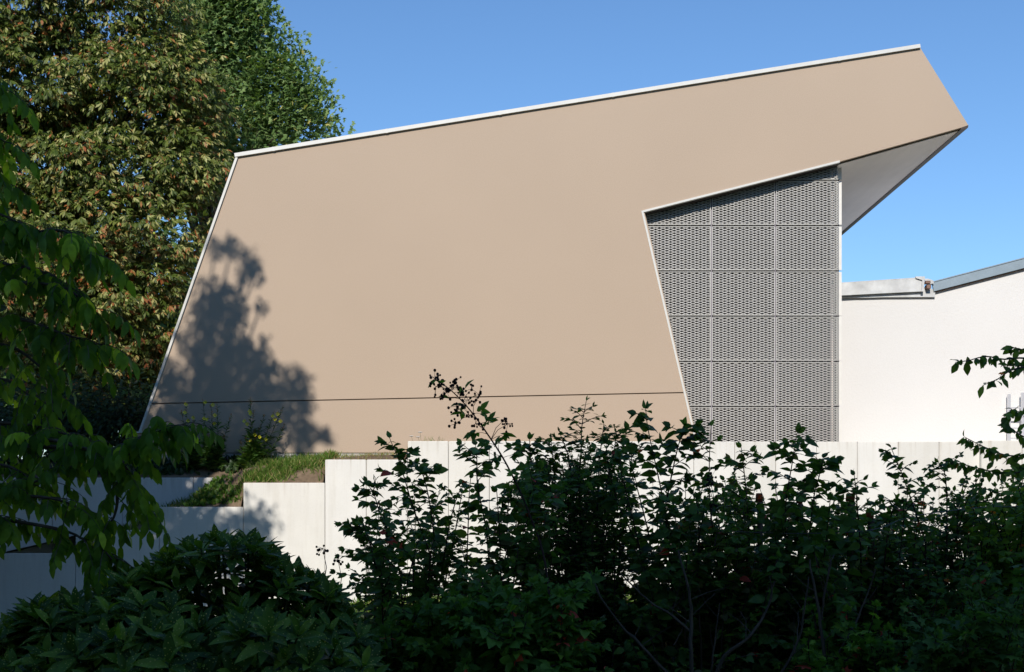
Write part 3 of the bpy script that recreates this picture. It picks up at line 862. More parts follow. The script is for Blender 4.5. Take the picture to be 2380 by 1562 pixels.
# ------------------------------------------------------------------ spotted laurel mounds, lower left
def aucuba(label, px, base_y, contour, Yr, n, seed):
    t = empty('spotted_laurel', (PX(px, 5.8), 5.8, 0), label, 'shrub', 'spotted laurel shrubs in the lower left')
    cl = Cloud(); mb = MB(); root = np.array([PX(px, 5.8), 5.85, .0])
    cxs = [c[0] for c in contour]; cys = [c[1] for c in contour]
    for k in range(n):
        x = rng.uniform(cxs[0], cxs[-1]); top = np.interp(x, cxs, cys)
        f = (rng.random()**.9) if k > n*.2 else rng.uniform(0, .06)
        y = top + 40 + (base_y - top) * f
        Y = Yr[0] + (Yr[1]-Yr[0]) * (1 - f)**.6 * rng.uniform(.55, 1) + rng.uniform(-.08, .12)
        tip = P(x, y, Y)
        ax = norm(tip - (root + [0, 0, .25])) + np.array([0, -.25, .55]); ax = norm(ax + rng.normal(size=3)*.18)
        mid = root*.4 + tip*.6 + np.array([0, .1, -.12])
        path = bez(root + rng.normal(size=3)*[.12, .08, 0], mid, tip, 7)
        mb.tube(path, np.linspace(.010, .005, 7), 5, cap=False)
        ml = 6; ss = rng.uniform(.08, .42, ml); pm = tip - ax*.02 - (tip-mid)/np.linalg.norm(tip-mid)*ss[:, None]; am = np.arange(ml)*2.4
        dm = np.stack([np.cos(am), np.sin(am), rng.uniform(-.3, .25, ml)], 1)
        cl.add(T_LANCE, pm, dm, ups(ml, .3) + [0, -.3, 0], .14*rng.uniform(.75, 1.1, ml), np.clip(rng.normal(.35, .2, ml), 0, 1))
        nl = rng.integers(8, 12)
        a = np.arange(nl)*2.4 + rng.uniform(0, 6)
        u = norm(np.cross(ax, [0.1, 1, 0])); w = np.cross(ax, u)
        el = np.interp(np.arange(nl), [0, nl-1], [-.10, 1.15])      # older leaves spread, younger stand up
        d = (u*np.cos(a)[:, None] + w*np.sin(a)[:, None]) * np.cos(el)[:, None] + ax*np.sin(el)[:, None] + rng.normal(size=(nl, 3))*.10
        pos = tip - ax * np.interp(np.arange(nl), [0, nl-1], [.05, 0])[:, None]
        upv = ax*1.0 - d*.2 + np.array([0, -.1, .2])
        cl.add(T_LANCE, pos, d, upv, .143*np.interp(np.arange(nl), [0, nl-1], [1.12, .72])*rng.uniform(.8, 1.15, nl), np.clip(rng.normal(.45, .36, nl), 0, 1))
    cl.build('foliage', M['aucuba'], t); mb.build('stems', M['green_stem'], t, smooth=True)
aucuba('tallest glossy spotted laurel rising against the stepped concrete wall', 560, 1600, [(330, 1330), (380, 1262), (430, 1240), (530, 1212), (600, 1222), (640, 1262), (700, 1300), (760, 1325), (810, 1400), (870, 1500)], (5.0, 6.3), 250, 1)
aucuba('lower glossy spotted laurel filling the bottom left corner', 130, 1600, [(-60, 1470), (30, 1420), (80, 1380), (120, 1365), (180, 1368), (240, 1345), (300, 1305), (350, 1290), (400, 1300), (430, 1380)], (4.9, 6.1), 200, 2)
aucuba('broad low spotted laurel in front at the bottom edge', 420, 1640, [(160, 1480), (260, 1440), (400, 1420), (560, 1420), (700, 1430), (800, 1470), (860, 1520)], (4.5, 5.2), 120, 3)

# ------------------------------------------------------------------ mixed shrubs, centre and right
MASS = [(700, 1330), (760, 1300), (820, 1235), (850, 1195), (890, 1160), (950, 1150), (1010, 1120), (1060, 1105), (1120, 1100), (1200, 1085), (1270, 1070), (1330, 1040), (1420, 1045), (1470, 1075), (1520, 1120), (1580, 1150),
        (1620, 1110), (1680, 1085), (1740, 1095), (1800, 1110), (1860, 1120), (1910, 1140), (1960, 1150), (2020, 1160), (2080, 1165), (2130, 1140), (2190, 1120), (2250, 1100), (2300, 1070), (2400, 1040), (2500, 1000)]
mxs = [c[0] for c in MASS]; mys = [c[1] for c in MASS]

def shoot(cl, mb, path, tpl, size, spacing, start, varf, r0=.006, opposite=True, flat=.5, upright=.35):
    seg = np.linalg.norm(np.diff(path, axis=0), axis=1); cum = np.concatenate([[0], np.cumsum(seg)]); Ltot = cum[-1]
    mb.tube(path, np.linspace(r0, max(.0016, r0*.28), len(path)), 5, cap=False)
    s = np.arange(start*Ltot, Ltot, spacing); 
    if len(s) == 0: return
    pos = np.stack([np.interp(s, cum, path[:, i]) for i in range(3)], 1)
    tan = norm(np.stack([np.interp(np.minimum(s+.02, Ltot), cum, path[:, i]) - np.interp(np.maximum(s-.02, 0), cum, path[:, i]) for i in range(3)], 1))
    n = len(s)
    a = np.arange(n)*1.57 + rng.uniform(0, 6) + rng.normal(size=n)*.3
    for sgn in ((0, math.pi) if opposite else (0,)):
        h = np.stack([np.cos(a+sgn), np.sin(a+sgn), np.zeros(n)], 1)
        d = h + tan*upright + np.array([0, 0, -.12]) + rng.normal(size=(n, 3))*.2
        frac = (s - s[0]) / (Ltot - s[0] + 1e-6)
        sz = size * np.interp(frac, [0, .6, 1], [1, 1, .5]) * rng.uniform(.7, 1.2, n)
        cl.add(tpl, pos, d, ups(n, flat) + [0, -.12, 0], sz, varf(n))
    # young leaves at the tip
    k = 3
    cl.add(tpl, np.repeat(path[-1:], k, 0), np.repeat(tan[-1:], k, 0) + rng.normal(size=(k, 3))*.35, rnd_dirs(k) + [0, -.5, .5], size*.55*np.ones(k), varf(k))

def vf(mu=.45, sd=.22): return lambda n: np.where(rng.random(n) < .012, 1.0, np.clip(rng.normal(mu, sd, n), 0, .94))

SH = iter([.35, .62, .5, .3, .7, .42, .58, .36, .6, .5, .4, .55, .45, .6, .35, .5, .4, .5, .45, .5])
SZ = iter([1.0, 1.12, 1, 1.15, .92, 1.2, .95, .88, 1, 1, 1, 1, 1, 1, 1, 1, 1, 1, 1, 1])
def shrub(name, label, px, x0, x1, Yr, nsh, tpl, size, mat, stem, accents=(), gapy=0, spacing=.045, ground=0.0, rstem=.011, group='mixed leafy shrubs along the front', twigs=7, power=1.55, lowlim=1600, mu=.45):
    Y0 = sum(Yr)/2
    root = np.array([PX(px, Y0), Y0, float(ground_z(PX(px, Y0), Y0)) - .03])
    t = empty(name, root, label, 'shrub', group)
    cl = Cloud(); mb = MB(); v = vf(mu + next(SH) - .48, .26); size = size * next(SZ)
    for k in range(int(nsh*.95)):
        x = rng.uniform(x0, x1); top = np.interp(x, mxs, mys) + gapy
        y = top + 12 + (lowlim - top) * rng.random()**power
        Y = rng.uniform(*Yr)
        tip = P(x, y, Y)
        b0 = root + rng.normal(size=3)*[.16, .16, 0]
        ctrl = b0*.45 + tip*.55; ctrl[2] = tip[2]*.75 + b0[2]*.25 - rng.uniform(-.1, .25); ctrl[0] += rng.normal()*.08
        path = bez(b0, ctrl, tip, 12) + np.cumsum(rng.normal(size=(12, 3))*.006, 0)
        Lp = np.linalg.norm(tip-b0)
        shoot(cl, mb, path, tpl, size, spacing, max(.3, 1 - .75/Lp), v, rstem*rng.uniform(.4, .9))
        for _ in range(twigs):
            i = int(rng.integers(5, 11)); s0 = path[i]
            dv = np.append(rng.normal(size=2), rng.uniform(-.1, .9)); dv = norm(dv) * rng.uniform(.10, .26)
            e = s0 + dv
            # keep side twigs under the outline
            pxe = e[0]/e[1]*FPX + VX; pye = VY - (e[2]-EYE)/e[1]*FPX
            if pye < np.interp(pxe, mxs, mys) + gapy - 8: continue
            shoot(cl, mb, bez(s0, s0 + dv*.5 + [0, 0, .02], e, 5), tpl, size*.9, spacing*.9, .2, v, .003)
    for pix, Ys in accents:
        path = smooth_path([P(x, y, Y) for (x, y), Y in zip(pix, Ys)], 14)
        full = np.vstack([bez(root, (root*.4+path[0]*.6)*[1, 1, 1.05], path[0], 7)[:-1], path])
        shoot(cl, mb, full, tpl, size*1.05, spacing*.95, .45, v, rstem*.62)
        for i in (8, 10, 11, 12, 13, 14, 15, 16, 17, 18, 15):
            s0 = full[min(i, len(full)-3)]
            dv = norm(np.array([rng.choice([-1, 1])*rng.uniform(.5, 1), rng.normal()*.4, rng.uniform(.2, .6)])) * rng.uniform(.06, .15)*(1 - .35*(i > 15))
            shoot(cl, mb, bez(s0, s0+dv*.5+[0, 0, .015], s0+dv, 5), tpl, size, spacing*.9, .3, v, .0028)
    cl.build('foliage', M[mat], t)
    mb.build('stems', M[stem], t, smooth=True)
    return t

Yc = (6.3, 7.6)
shrub('dogwood_shrub', 'dark leafy shrub whose ragged left side stands against the sunlit slabs', 960, 815, 1100, Yc, 36, T_OV2, .078, 'dogwood', 'twig',
      [([(1000, 1290), (960, 1180), (930, 1080), (905, 1018)], (6.8, 6.7, 6.6, 6.6)), ([(960, 1290), (900, 1230), (870, 1150), (872, 1120)], (6.8, 6.6, 6.5, 6.5)), ([(1010, 1260), (1000, 1180), (985, 1110), (968, 1078)], (6.9, 6.8, 6.8, 6.8)), ([(930, 1330), (860, 1260), (830, 1215)], (6.7, 6.6, 6.5))], spacing=.05)
shrub('hazel_shrub', 'broad leaved shrub below the arching bramble cane', 1180, 1060, 1320, Yc, 46, T_OV2, .075, 'dogwood', 'bark_light',
      [([(1130, 1230), (1110, 1130), (1108, 1070), (1105, 1035)], (6.9, 6.8, 6.7, 6.7)), ([(1260, 1200), (1240, 1120), (1232, 1060), (1230, 1022)], (7, 7, 7, 7))])
shrub('privet_shrub', 'fine twigged privet with narrow leaves in front of the wall slabs', 1370, 1270, 1470, (6.6, 7.8), 85, T_PRIV, .062, 'privet', 'twig',
      [([(1345, 1130), (1350, 1050), (1352, 990), (1362, 932)], (7, 7, 7, 7)), ([(1330, 1130), (1320, 1060), (1300, 1005)], (7, 7, 7)), ([(1390, 1120), (1395, 1050), (1403, 985)], (7, 7, 7)), ([(1410, 1120), (1425, 1060), (1432, 1005)], (7, 7, 7)), ([(1290, 1130), (1285, 1070), (1280, 1020)], (7.1, 7.1, 7.1)), ([(1460, 1150), (1466, 1080), (1470, 1038)], (7, 7, 7))], spacing=.03, twigs=10)
shrub('dogwood_shrub', 'shrub with one tall straight shoot overlapping the foot of the beige wall', 1600, 1430, 1640, Yc, 32, T_OV2, .08, 'dogwood', 'bark_light',
      [([(1600, 1400), (1560, 1250), (1530, 1110), (1506, 1000), (1500, 950)], (6.8, 6.7, 6.5, 6.4, 6.4)), ([(1500, 1300), (1440, 1180), (1415, 1090), (1408, 1030)], (6.8, 6.7, 6.7, 6.7)), ([(1545, 1180), (1570, 1060), (1590, 988)], (6.6, 6.5, 6.4))], spacing=.055)
shrub('dogwood_shrub', 'shrub with leafy shoots overlapping the lower left corner of the mesh screen', 1690, 1590, 1790, Yc, 54, T_OV2, .08, 'dogwood', 'bark_light',
      [([(1670, 1330), (1650, 1180), (1648, 1080), (1652, 990)], (6.7, 6.6, 6.5, 6.5)), ([(1740, 1260), (1735, 1160), (1728, 1090), (1722, 1040)], (6.7, 6.6, 6.6, 6.6))], spacing=.05)
shrub('hazel_shrub', 'shrub with leafy shoots overlapping the lower right of the mesh screen', 1850, 1770, 1970, Yc, 54, T_OV2, .08, 'dogwood', 'bark_light',
      [([(1830, 1300), (1825, 1180), (1840, 1080), (1852, 1005)], (6.7, 6.6, 6.5, 6.5)), ([(1880, 1250), (1890, 1160), (1905, 1100), (1912, 1065)], (6.7, 6.6, 6.6, 6.6))], spacing=.05)
shrub('hazel_shrub', 'low shrub around the rust tipped fence posts', 2010, 1930, 2130, (6.8, 8.2), 80, T_OV2, .075, 'dogwood', 'twig',
      [([(2000, 1280), (1992, 1180), (1985, 1105)], (6.6, 6.5, 6.5)), ([(2060, 1260), (2070, 1200), (2082, 1160)], (6.8, 6.8, 6.8))])
shrub('dogwood_shrub', 'shrub with a slender leaning tip right of the fence posts', 2160, 2070, 2290, Yc, 80, T_OV2, .07, 'dogwood', 'twig',
      [([(2150, 1260), (2120, 1170), (2095, 1100), (2070, 1040)], (6.8, 6.7, 6.6, 6.6)), ([(2200, 1260), (2200, 1170), (2195, 1100), (2180, 1075)], (6.8, 6.8, 6.8, 6.8))], spacing=.05)
shrub('hazel_shrub', 'bright green tinged shrub filling the lower right corner', 2360, 2240, 2480, (6.6, 7.8), 95, T_OV2, .07, 'cherry', 'twig', [], gapy=40, mu=.6)
# understorey: lower, denser, a little in front and behind
UN = 'low undergrowth below the shrubs'
for px, x0, x1, Yr, mat, tpl, lab in (
        (900, 760, 1040, (6.0, 6.6), 'bramble', T_TRI, 'low dark undergrowth between the laurel and the shrubs'),
        (1190, 1020, 1330, (5.7, 6.3), 'bramble', T_TRI, 'low bramble undergrowth at the bottom centre'),
        (1450, 1330, 1560, (6.9, 7.6), 'dogwood', T_LOBE, 'low lobed undergrowth left of the bare grey stems'),
        (1730, 1560, 1880, (7.6, 8.4), 'dogwood', T_LOBE, 'low undergrowth behind the bare grey stems'),
        (1990, 1870, 2120, (6.0, 6.8), 'bramble', T_LOBE, 'low undergrowth under the fence posts'),
        (2250, 2110, 2420, (5.8, 6.6), 'dogwood', T_LOBE, 'low undergrowth at the bottom right')):
    shrub('undergrowth', lab, px, x0, x1, Yr, 70, tpl, .085 if tpl is T_TRI else .095, mat, 'twig', [], gapy=245, spacing=.05, group=UN, twigs=4, power=1.0, lowlim=1680)
GH = 'dense shrubs behind the front row'
for px, x0, x1, lab in ((850, 700, 1050, 'dense dim shrub seen through the left gaps of the front row'), (1250, 1040, 1480, 'dense dim shrub seen through the centre of the front row'),
                        (1650, 1460, 1860, 'dense dim shrub behind the bare stems'), (2080, 1840, 2460, 'dense dim shrub behind the right end of the front row')):
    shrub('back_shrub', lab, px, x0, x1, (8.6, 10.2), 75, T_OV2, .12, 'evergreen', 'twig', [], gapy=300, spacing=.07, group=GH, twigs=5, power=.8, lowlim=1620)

bush_ball('sunlit_shrub', 2365, 1345, 75, 55, 24.0, 60, 30, T_OV2, .11, .22, M['cover'], 'yellow green sunlit shrub glimpsed behind the right end of the shrubs', 'shrub')
# bare pale stems in the lower right
def bare(label, lines, Y):
    p0 = P(*lines[0][0][0], Y)
    t = empty('bare_stems', (p0[0], Y, 0), label, 'stems', 'bare grey shrub stems')
    mb = MB()
    for pix, r0, r1 in lines:
        path = smooth_path([P(x, y, Y + rng.uniform(-.04, .04)) for x, y in pix], 16) + rng.normal(size=(16, 3))*.0018
        mb.tube(path, np.linspace(r0, r1, 16)*.8*(1 + rng.normal(size=16)*.07), 7, cap=False)
        for _ in range(3):
            i = int(rng.integers(5, 15)); dv = norm(np.array([rng.normal(), rng.normal()*.5, .9]))*rng.uniform(.08, .22)
            mb.tube([path[i], path[i]+dv*.5+rng.normal(size=3)*.01, path[i]+dv], [r1*.6, r1*.4, .001], 5, cap=False)
    mb.build('stem', M['bark_light'], t, smooth=True)
bare('pale bare stems fanning out below the tall straight shoot', [([(1608, 1640), (1605, 1520), (1606, 1440), (1600, 1370), (1575, 1280)], .017, .006), ([(1606, 1470), (1560, 1430), (1500, 1390), (1440, 1330)], .010, .004),
      ([(1600, 1620), (1545, 1560), (1490, 1500), (1440, 1450), (1395, 1385), (1370, 1330)], .014, .005), ([(1640, 1640), (1680, 1530), (1740, 1480), (1780, 1420), (1800, 1350)], .014, .006), ([(1650, 1600), (1660, 1490), (1672, 1400)], .007, .003), ([(1565, 1500), (1600, 1440), (1660, 1380)], .005, .002)], 6.15)
bare('pale bare stems forking upward further right', [([(1925, 1640), (1915, 1520), (1905, 1440), (1893, 1370), (1880, 1300)], .015, .006), ([(1908, 1440), (1915, 1380), (1930, 1310), (1938, 1290)], .009, .004), ([(1925, 1560), (1960, 1500), (1990, 1440), (2020, 1370), (2035, 1320)], .010, .004),
      ([(1770, 1640), (1830, 1540), (1860, 1470), (1870, 1400), (1880, 1340)], .011, .004), ([(1820, 1560), (1850, 1500), (1855, 1420)], .007, .003), ([(1960, 1540), (2030, 1490), (2090, 1460)], .005, .002)], 6.2)

# bramble cane with berries
br = empty('bramble', (PX(1260, 6.4), 6.4, 0), 'arching bramble cane with clusters of dark berries crossing the beige wall', 'bramble')
cl = Cloud(); mb = MB(); bunch = []
cane = smooth_path([P(x, y, 6.4) for x, y in [(1300, 1640), (1270, 1330), (1232, 1200), (1180, 1085), (1130, 1005), (1085, 945), (1045, 905), (1012, 882)]], 40)
mb.tube(cane, np.linspace(.008, .0022, 40), 6)
def berries(c, n, r):
    c = np.array(c); mbb = MB(); bunch.append(mbb)
    for _ in range(n):
        p = c + rng.normal(size=3)*r
        mb.tube([c - [0, 0, .0], (c+p)/2 + [0, 0, .003], p], [.0013, .001, .0009], 4, cap=False)
        s = rng.uniform(.0055, .0085)
        mbb.tube([p+[0, 0, s], p+[0, 0, .55*s], p-[0, 0, .55*s], p-[0, 0, s]], [.3*s, .95*s, .95*s, .3*s], 6)
for x, y, n, r in ((1010, 880, 14, .022), (1020, 895, 10, .018), (1035, 905, 8, .016), (1012, 900, 7, .016), (1058, 888, 6, .013), (1052, 905, 8, .018), (1074, 908, 9, .016), (1096, 905, 7, .016), (1028, 922, 5, .01), (1088, 930, 6, .012), (1060, 945, 8, .02), (1058, 960, 6, .016), (1108, 930, 9, .018), (1060, 985, 8, .014), (1090, 965, 9, .02), (1180, 985, 10, .018), (1172, 975, 5, .01), (1105, 985, 9, .022), (1650, 1115, 12, .02), (1660, 1175, 8, .016), (750, 1275, 10, .016), (785, 1300, 8, .014), (1150, 1060, 7, .02)):
    c = P(x, y, 6.4 + rng.uniform(-.05, .05))
    i = int(np.argmin(np.linalg.norm(cane - c, axis=1)))
    if np.linalg.norm(cane[i]-c) < .6: mb.tube([cane[min(39, i-1)], (cane[i]+c)/2 - [0, 0, .006], c], [.002, .0016, .0012], 4, cap=False)
    else: mb.tube([c - [0, 0, .22], c - [-.02, 0, .1], c], [.003, .002, .0013], 4, cap=False)
    berries(c, n, r)
for k in range(14, 37):
    s0 = cane[k]; a = k*2.4
    dv = np.array([math.cos(a), .4*math.sin(a), .25 + .3*math.sin(a*1.3)]); dv = norm(dv)*rng.uniform(.03, .07)
    mb.tube([s0, s0+dv*.5+[0, 0, .004], s0+dv], [.0016, .0013, .001], 4, cap=False)
    n = 1 if k > 26 else 2
    cl.add(T_TRI if k < 28 else T_OV2, np.repeat((s0+dv)[None], n, 0), dv/np.linalg.norm(dv) + rng.normal(size=(n, 3))*.4, ups(n, .6) + [0, -.4, 0], .062*rng.uniform(.7, 1.1, n), rng.uniform(.1, .9, n))
cl.build('foliage', M['bramble'], br); mb.build('stem', M['twig'], br, smooth=True); [b_.build('berry_cluster', M['berry'], br, smooth=True) for b_ in bunch]

# small tree at the right edge whose branches reach in
rt = empty('cherry_tree', (PX(2620, 8.0), 8.0, 0), 'small tree at the right edge reaching in two leafy branches', 'tree')
cl = Cloud(); mb = MB(); v = lambda n: np.where(rng.random(n) < .01, 1., np.clip(rng.normal(.45, .25, n), 0, .95))
def rbranch(pix, Y, size=.075, spacing=.05, start=.2, r=.007, opp=True):
    path = smooth_path([P(x, y, Y) for x, y in pix], 14)
    n = len(path)
    mb.tube(path, np.linspace(r, .002, n), 5, cap=False)
    seg = np.linalg.norm(np.diff(path, axis=0), axis=1).sum()
    m = int(seg*(1-start)/spacing)
    for k in range(m):
        u = start + (1-start)*k/max(1, m-1); i = min(n-2, int(u*(n-1)))
        p = path[i]*(1-(u*(n-1)-i)) + path[i+1]*(u*(n-1)-i) if i < n-1 else path[-1]
        nn = 2
        d = np.stack([rng.uniform(-1, .5, nn), rng.normal(size=nn)*.6, rng.uniform(-1.3, .35, nn)], 1)
        cl.add(T_OV, np.repeat(p[None], nn, 0), d, rng.normal(size=(nn, 3))*.6 + [0, -.7, .6], size*rng.uniform(.6, 1.15, nn), v(nn))
rbranch([(2480, 840), (2379, 832), (2330, 835), (2290, 828), (2250, 838), (2220, 842)], 7.2, .078, .035, .15)
rbranch([(2400, 850), (2350, 860), (2320, 880), (2285, 895)], 7.1, .075, .035, .1)
rbranch([(2420, 845), (2379, 850), (2355, 848), (2330, 850)], 7.2, .078, .03, .2)
rbranch([(2560, 830), (2440, 800), (2379, 812), (2350, 806)], 7.2, .075, .05, .2)
for pix in ([(2560, 1120), (2440, 1090), (2340, 1100), (2260, 1085), (2220, 1075)], [(2560, 1080), (2430, 1050), (2350, 1060), (2290, 1040), (2240, 1015)], [(2560, 1050), (2450, 1020), (2390, 1020), (2340, 985), (2350, 950)], [(2560, 1150), (2440, 1130), (2350, 1150), (2270, 1130)], [(2560, 1190), (2450, 1180), (2360, 1190), (2300, 1170)], [(2560, 1100), (2460, 1070), (2400, 1080), (2350, 1090)], [(2560, 1030), (2460, 990), (2400, 960), (2360, 960)], [(2560, 1230), (2430, 1220), (2330, 1240)]):
    rbranch(pix, rng.uniform(6.8, 7.6), .07, .022, .2)
cl.build('crown', M['cherry'], rt)
mb.tube([P(2620, 1640, 7.6), P(2640, 1200, 7.6), P(2600, 900, 7.4), P(2560, 700, 7.4)], [.08, .07, .05, .03], 8)
for y in (840, 830, 1120, 1080, 1050, 1150, 1190, 1230): mb.tube([P(2625, y + 60, 7.5), P(2590, y + 20, 7.3), P(2478, y-4, 7.2)], [.03, .02, .009], 6)
mb.build('trunk', M['bark'], rt, smooth=True)

# rusty tipped posts and wire
for x, yt, yb_, w, lab in ((1764, 1146, 1330, 15, 'leftmost wooden post with a rust red tip, mostly behind leaves'), (1858, 1150, 1340, 14, 'second wooden post with a rust red tip among the leaves'),
                          (1976, 1146, 1340, 19, 'tallest wooden post with a rust red tip'), (2022, 1186, 1420, 16, 'rightmost post with red cap and bare weathered shaft')):
    Y = 7.15; p = P(x, yb_, Y)
    t = empty('fence_post', (p[0], Y, 0), lab, 'post', 'rust tipped posts among the shrubs')
    r = w/2/FPX*Y
    mb = MB(); mb.tube([(p[0], Y, -.1), (p[0]+.005, Y, PZ(yt+24, Y)), (p[0]-.003, Y, PZ(yt+20, Y))], [r, r*.95, r*.95], 10); mb.build('shaft', M['wood_post'], t, smooth=True)
    mb = MB(); mb.tube([(p[0]-.003, Y, PZ(yt+20, Y)), (p[0], Y, PZ(yt+4, Y)), (p[0], Y, PZ(yt, Y))], [r*1.08, r*1.1, r*.9], 10); mb.build('cap', M['rust_red'], t, smooth=True)
wi = tag(put('fence_wire', (lambda mb: (mb.tube(smooth_path([P(1700, 1235, 6.5), P(1860, 1240, 6.5), P(2022, 1232, 6.5), P(2120, 1200, 6.6), P(2300, 1178, 6.7), P(2450, 1180, 6.8)], 30), [.0025]*30, 5), mb.mesh(True))[1])(MB()), M['wire']), 'thin dull fence wire strung past the rust tipped posts', 'wire')

# ------------------------------------------------------------------ evening primroses at the foot of the wall
def zz(x, y): return ((550 + x/3.4)/1.4745, (1350 + y/3.4)/1.4745)
stems = [(290, 120), (240, 190), (385, 270), (495, 75), (585, 120), (660, 110), (830, 230), (1045, 50), (1090, 180), (1210, 240), (1320, 210), (1420, 150), (1450, 350), (1110, 410)]
flow = [(290, 125), (280, 220), (385, 275), (325, 310), (525, 100), (505, 290), (625, 340), (610, 130), (1040, 205), (1050, 235), (1015, 350), (980, 320), (1360, 235), (1310, 265), (1400, 320), (1330, 290), (1150, 505), (1220, 530), (1050, 555), (1095, 480), (515, 445), (380, 465), (630, 250), (550, 300)]
YP = 30.62
groups = [((0, 1, 2), 330, 'evening primrose clump with yellow flowers nearest the walnut leaves'), ((3, 4, 5, 6), 620, 'upright evening primrose clump in the middle of the wall foot'), ((7, 8, 9, 10, 11, 12, 13), 1040, 'wide leaning evening primrose clump beside the sunlit grass')]
def in_group(x): return 0 if x < 440 else (1 if x < 860 else 2)
for gi, (idx, bx, lab) in enumerate(groups):
    bp = P(*zz(bx, 860), YP)
    t = empty('evening_primrose', bp, lab, 'plant', 'evening primroses at the foot of the wall')
    cl = Cloud(); mb = MB(); mp = MB()
    extra = [(bx + rng.uniform(-150, 150), rng.uniform(350, 560)) for _ in range(7)]
    for x, y in [stems[i] for i in idx] + extra:
        tip = P(*zz(x, y), YP + rng.uniform(-.12, .08)); b0 = bp + rng.normal(size=3)*[.12, .06, 0]
        b0[2] -= .05
        ctrl = np.array([b0[0]*.4 + tip[0]*.6, tip[1], b0[2]*.55 + tip[2]*.45])
        path = bez(b0, ctrl, tip, 10)
        mb.tube(path, np.linspace(.011, .005, 10), 5)
        n = 70
        s = np.sort(rng.uniform(0, .98, n)); ii = s*9
        pos = np.stack([np.interp(ii, range(10), path[:, k]) for k in range(3)], 1)
        a = np.arange(n)*2.4
        d = np.stack([np.cos(a), np.sin(a), .25 + .5*s], 1)
        cl.add(T_NARROW, pos, d, ups(n, .5), np.interp(s, [0, .55, .75, 1], [.30, .22, .13, .07])*rng.uniform(.7, 1.2, n), np.clip(rng.normal(.5, .25, n), 0, 1))
        for _ in range(7):
            p = path[-1] - (path[-1]-path[-3])*rng.uniform(0, .6); dv = norm(np.array([rng.normal(), rng.normal(), .9]))*.055
            mp.tube([p, p+dv*.6, p+dv], [.004, .006, .002], 5)
    cl.build('foliage', M['primrose'], t); mb.build('stem', M['green_stem'], t, smooth=True); mp.build('seed_pods', M['pod'], t)
    for x, y in flow:
        if in_group(x) != gi: continue
        c = P(*zz(x, y), YP - .14)
        ax = norm(np.array([rng.normal()*.5, -1, rng.normal()*.4 + .2])); u = norm(np.cross(ax, [0, 0, 1])); w = np.cross(ax, u)
        V = []; F = []
        for k in range(4):
            a0 = k*math.pi/2; o = len(V)
            for rr, da, h in ((.006, 0, 0), (.046, -.66, .024), (.052, 0, .03), (.046, .66, .024)):
                V.append(c + (u*math.cos(a0+da) + w*math.sin(a0+da))*rr + ax*h)
            F += [[o, o+1, o+2], [o, o+2, o+3]]
        put('flower', mesh_from(V, F), M['petal'], t)

# small white flowering weed on top of the wall
wd = empty('white_flower_weed', P(985, 1024, 29.2), 'tiny weed with white flower heads on top of the wall slabs', 'plant')
mb = MB(); cl = Cloud()
for x, y in ((976, 1005), (971, 1016), (956, 1014)):
    c = P(x, y, 29.25); mb.tube([P(x+6, 1036, 29.25), P(x+2, 1022, 29.25), c], [.004, .003, .003], 4)
    mu = MB(); mu.tube([c + [0, 0, -.006], c + [0, 0, .006], c + [0, 0, .014]], [.03, .065, .04], 9); mu.build('flower', M['white_petal'], wd)
n = 40; pos = np.stack([rng.uniform(PX(975, 29.2), PX(1030, 29.2), n), np.full(n, 29.25), np.full(n, PZ(1027, 29.2))], 1)
d = np.stack([rng.normal(size=n)*.5, rng.normal(size=n)*.3, np.ones(n)], 1)
cl.add(T_GRASS, pos, d, rnd_dirs(n), rng.uniform(.06, .2, n), rng.uniform(.2, 1, n)); cl.build('foliage', M['grass'], wd); mb.build('stem', M['green_stem'], wd)

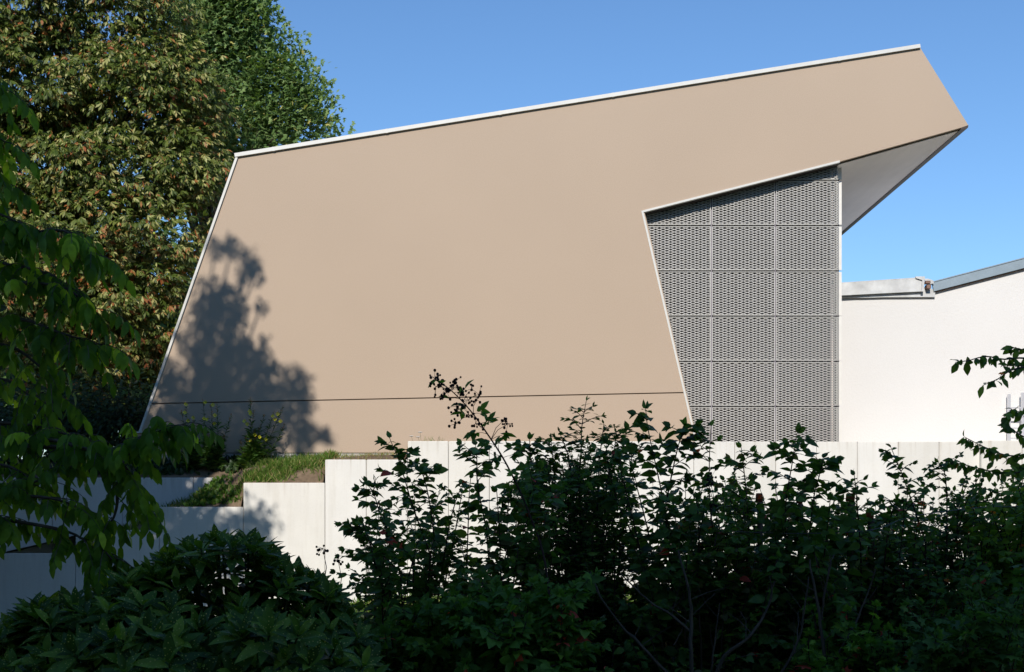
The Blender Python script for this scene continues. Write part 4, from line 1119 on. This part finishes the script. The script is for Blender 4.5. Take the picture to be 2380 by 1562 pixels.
# ------------------------------------------------------------------ grass and ground cover on the terraces
def grass_on(name, n, xr, yr, zf, lr, dry=.12, tpl=T_GRASS, mat='grass', wide=1.0):
    x = rng.uniform(*xr, n); y = rng.uniform(*yr, n)
    pn = np.sin(x*2.3 + 1.3*np.sin(y*5)) * np.cos(y*3.1 + x*1.1)
    keep = pn + rng.normal(size=n)*.35 > -.2
    x, y = x[keep], y[keep]; n = len(x)
    z = np.array([zf(a, b_) for a, b_ in zip(x, y)])
    d = np.stack([rng.normal(size=n)*.55, rng.normal(size=n)*.45 - .15, np.ones(n)*.9], 1)
    var = np.where(rng.random(n) < dry, rng.uniform(.88, 1, n), np.clip(rng.normal(.45, .2, n), 0, .85))
    c = Cloud(); c.add(tpl, np.stack([x, y, z-.01], 1), d, rnd_dirs(n) + [0, -.4, 0], rng.uniform(*lr, n), var)
    o = c.build(name, M[mat]); tag(o, kind='stuff'); return o
X = lambda px: PX(px, 29.5)
T_BLADE = (T_GRASS[0]*[1.9, 1, 1], T_GRASS[1])
tag(grass_on('grass', 900, (X(765), X(950)), (29.15, 30.95), lambda a, b_: float(terrace_z(a, b_) if b_ < 30.25 else terrace2_z(a, b_)), (.05, .15), .75, T_BLADE), 'dry straw coloured grass behind the upper stepped slabs', 'grass')
tag(grass_on('grass', 9500, (X(560), X(770)), (29.2, 30.95), lambda a, b_: float(terrace_z(a, b_) if b_ < 30.25 else terrace2_z(a, b_)), (.05, .26), .2, T_BLADE), 'green grass on the sunlit slope above the stepped slabs', 'grass')
tag(grass_on('grass', 3000, (X(180), X(566)), (29.2, 30.15), lambda a, b_: float(terrace_z(a, b_)), (.06, .22), .2, T_BLADE), 'thin grass behind the lower stepped slabs', 'grass')
tag(grass_on('ground_cover', 900, (X(440), X(562)), (29.18, 29.9), lambda a, b_: float(terrace_z(a, b_)) + .03, (.07, .14), .1, T_OV2, 'cover'), 'leafy ground cover beside the second lit slab', 'ground cover')
tag(grass_on('ground_cover', 2600, (X(-300), X(600)), (30.36, 30.95), lambda a, b_: float(terrace2_z(a, b_)) + .02, (.08, .2), .12, T_OV2, 'evergreen'), 'dark ground cover in the bed along the wall foot', 'ground cover')
tag(grass_on('lawn', 26000, (-9.5, 12), (11.5, 28.9), lambda a, b_: float(ground_z(a, b_)), (.10, .30), .15, T_BLADE), 'rough sunlit grass in front of the retaining wall', 'grass')
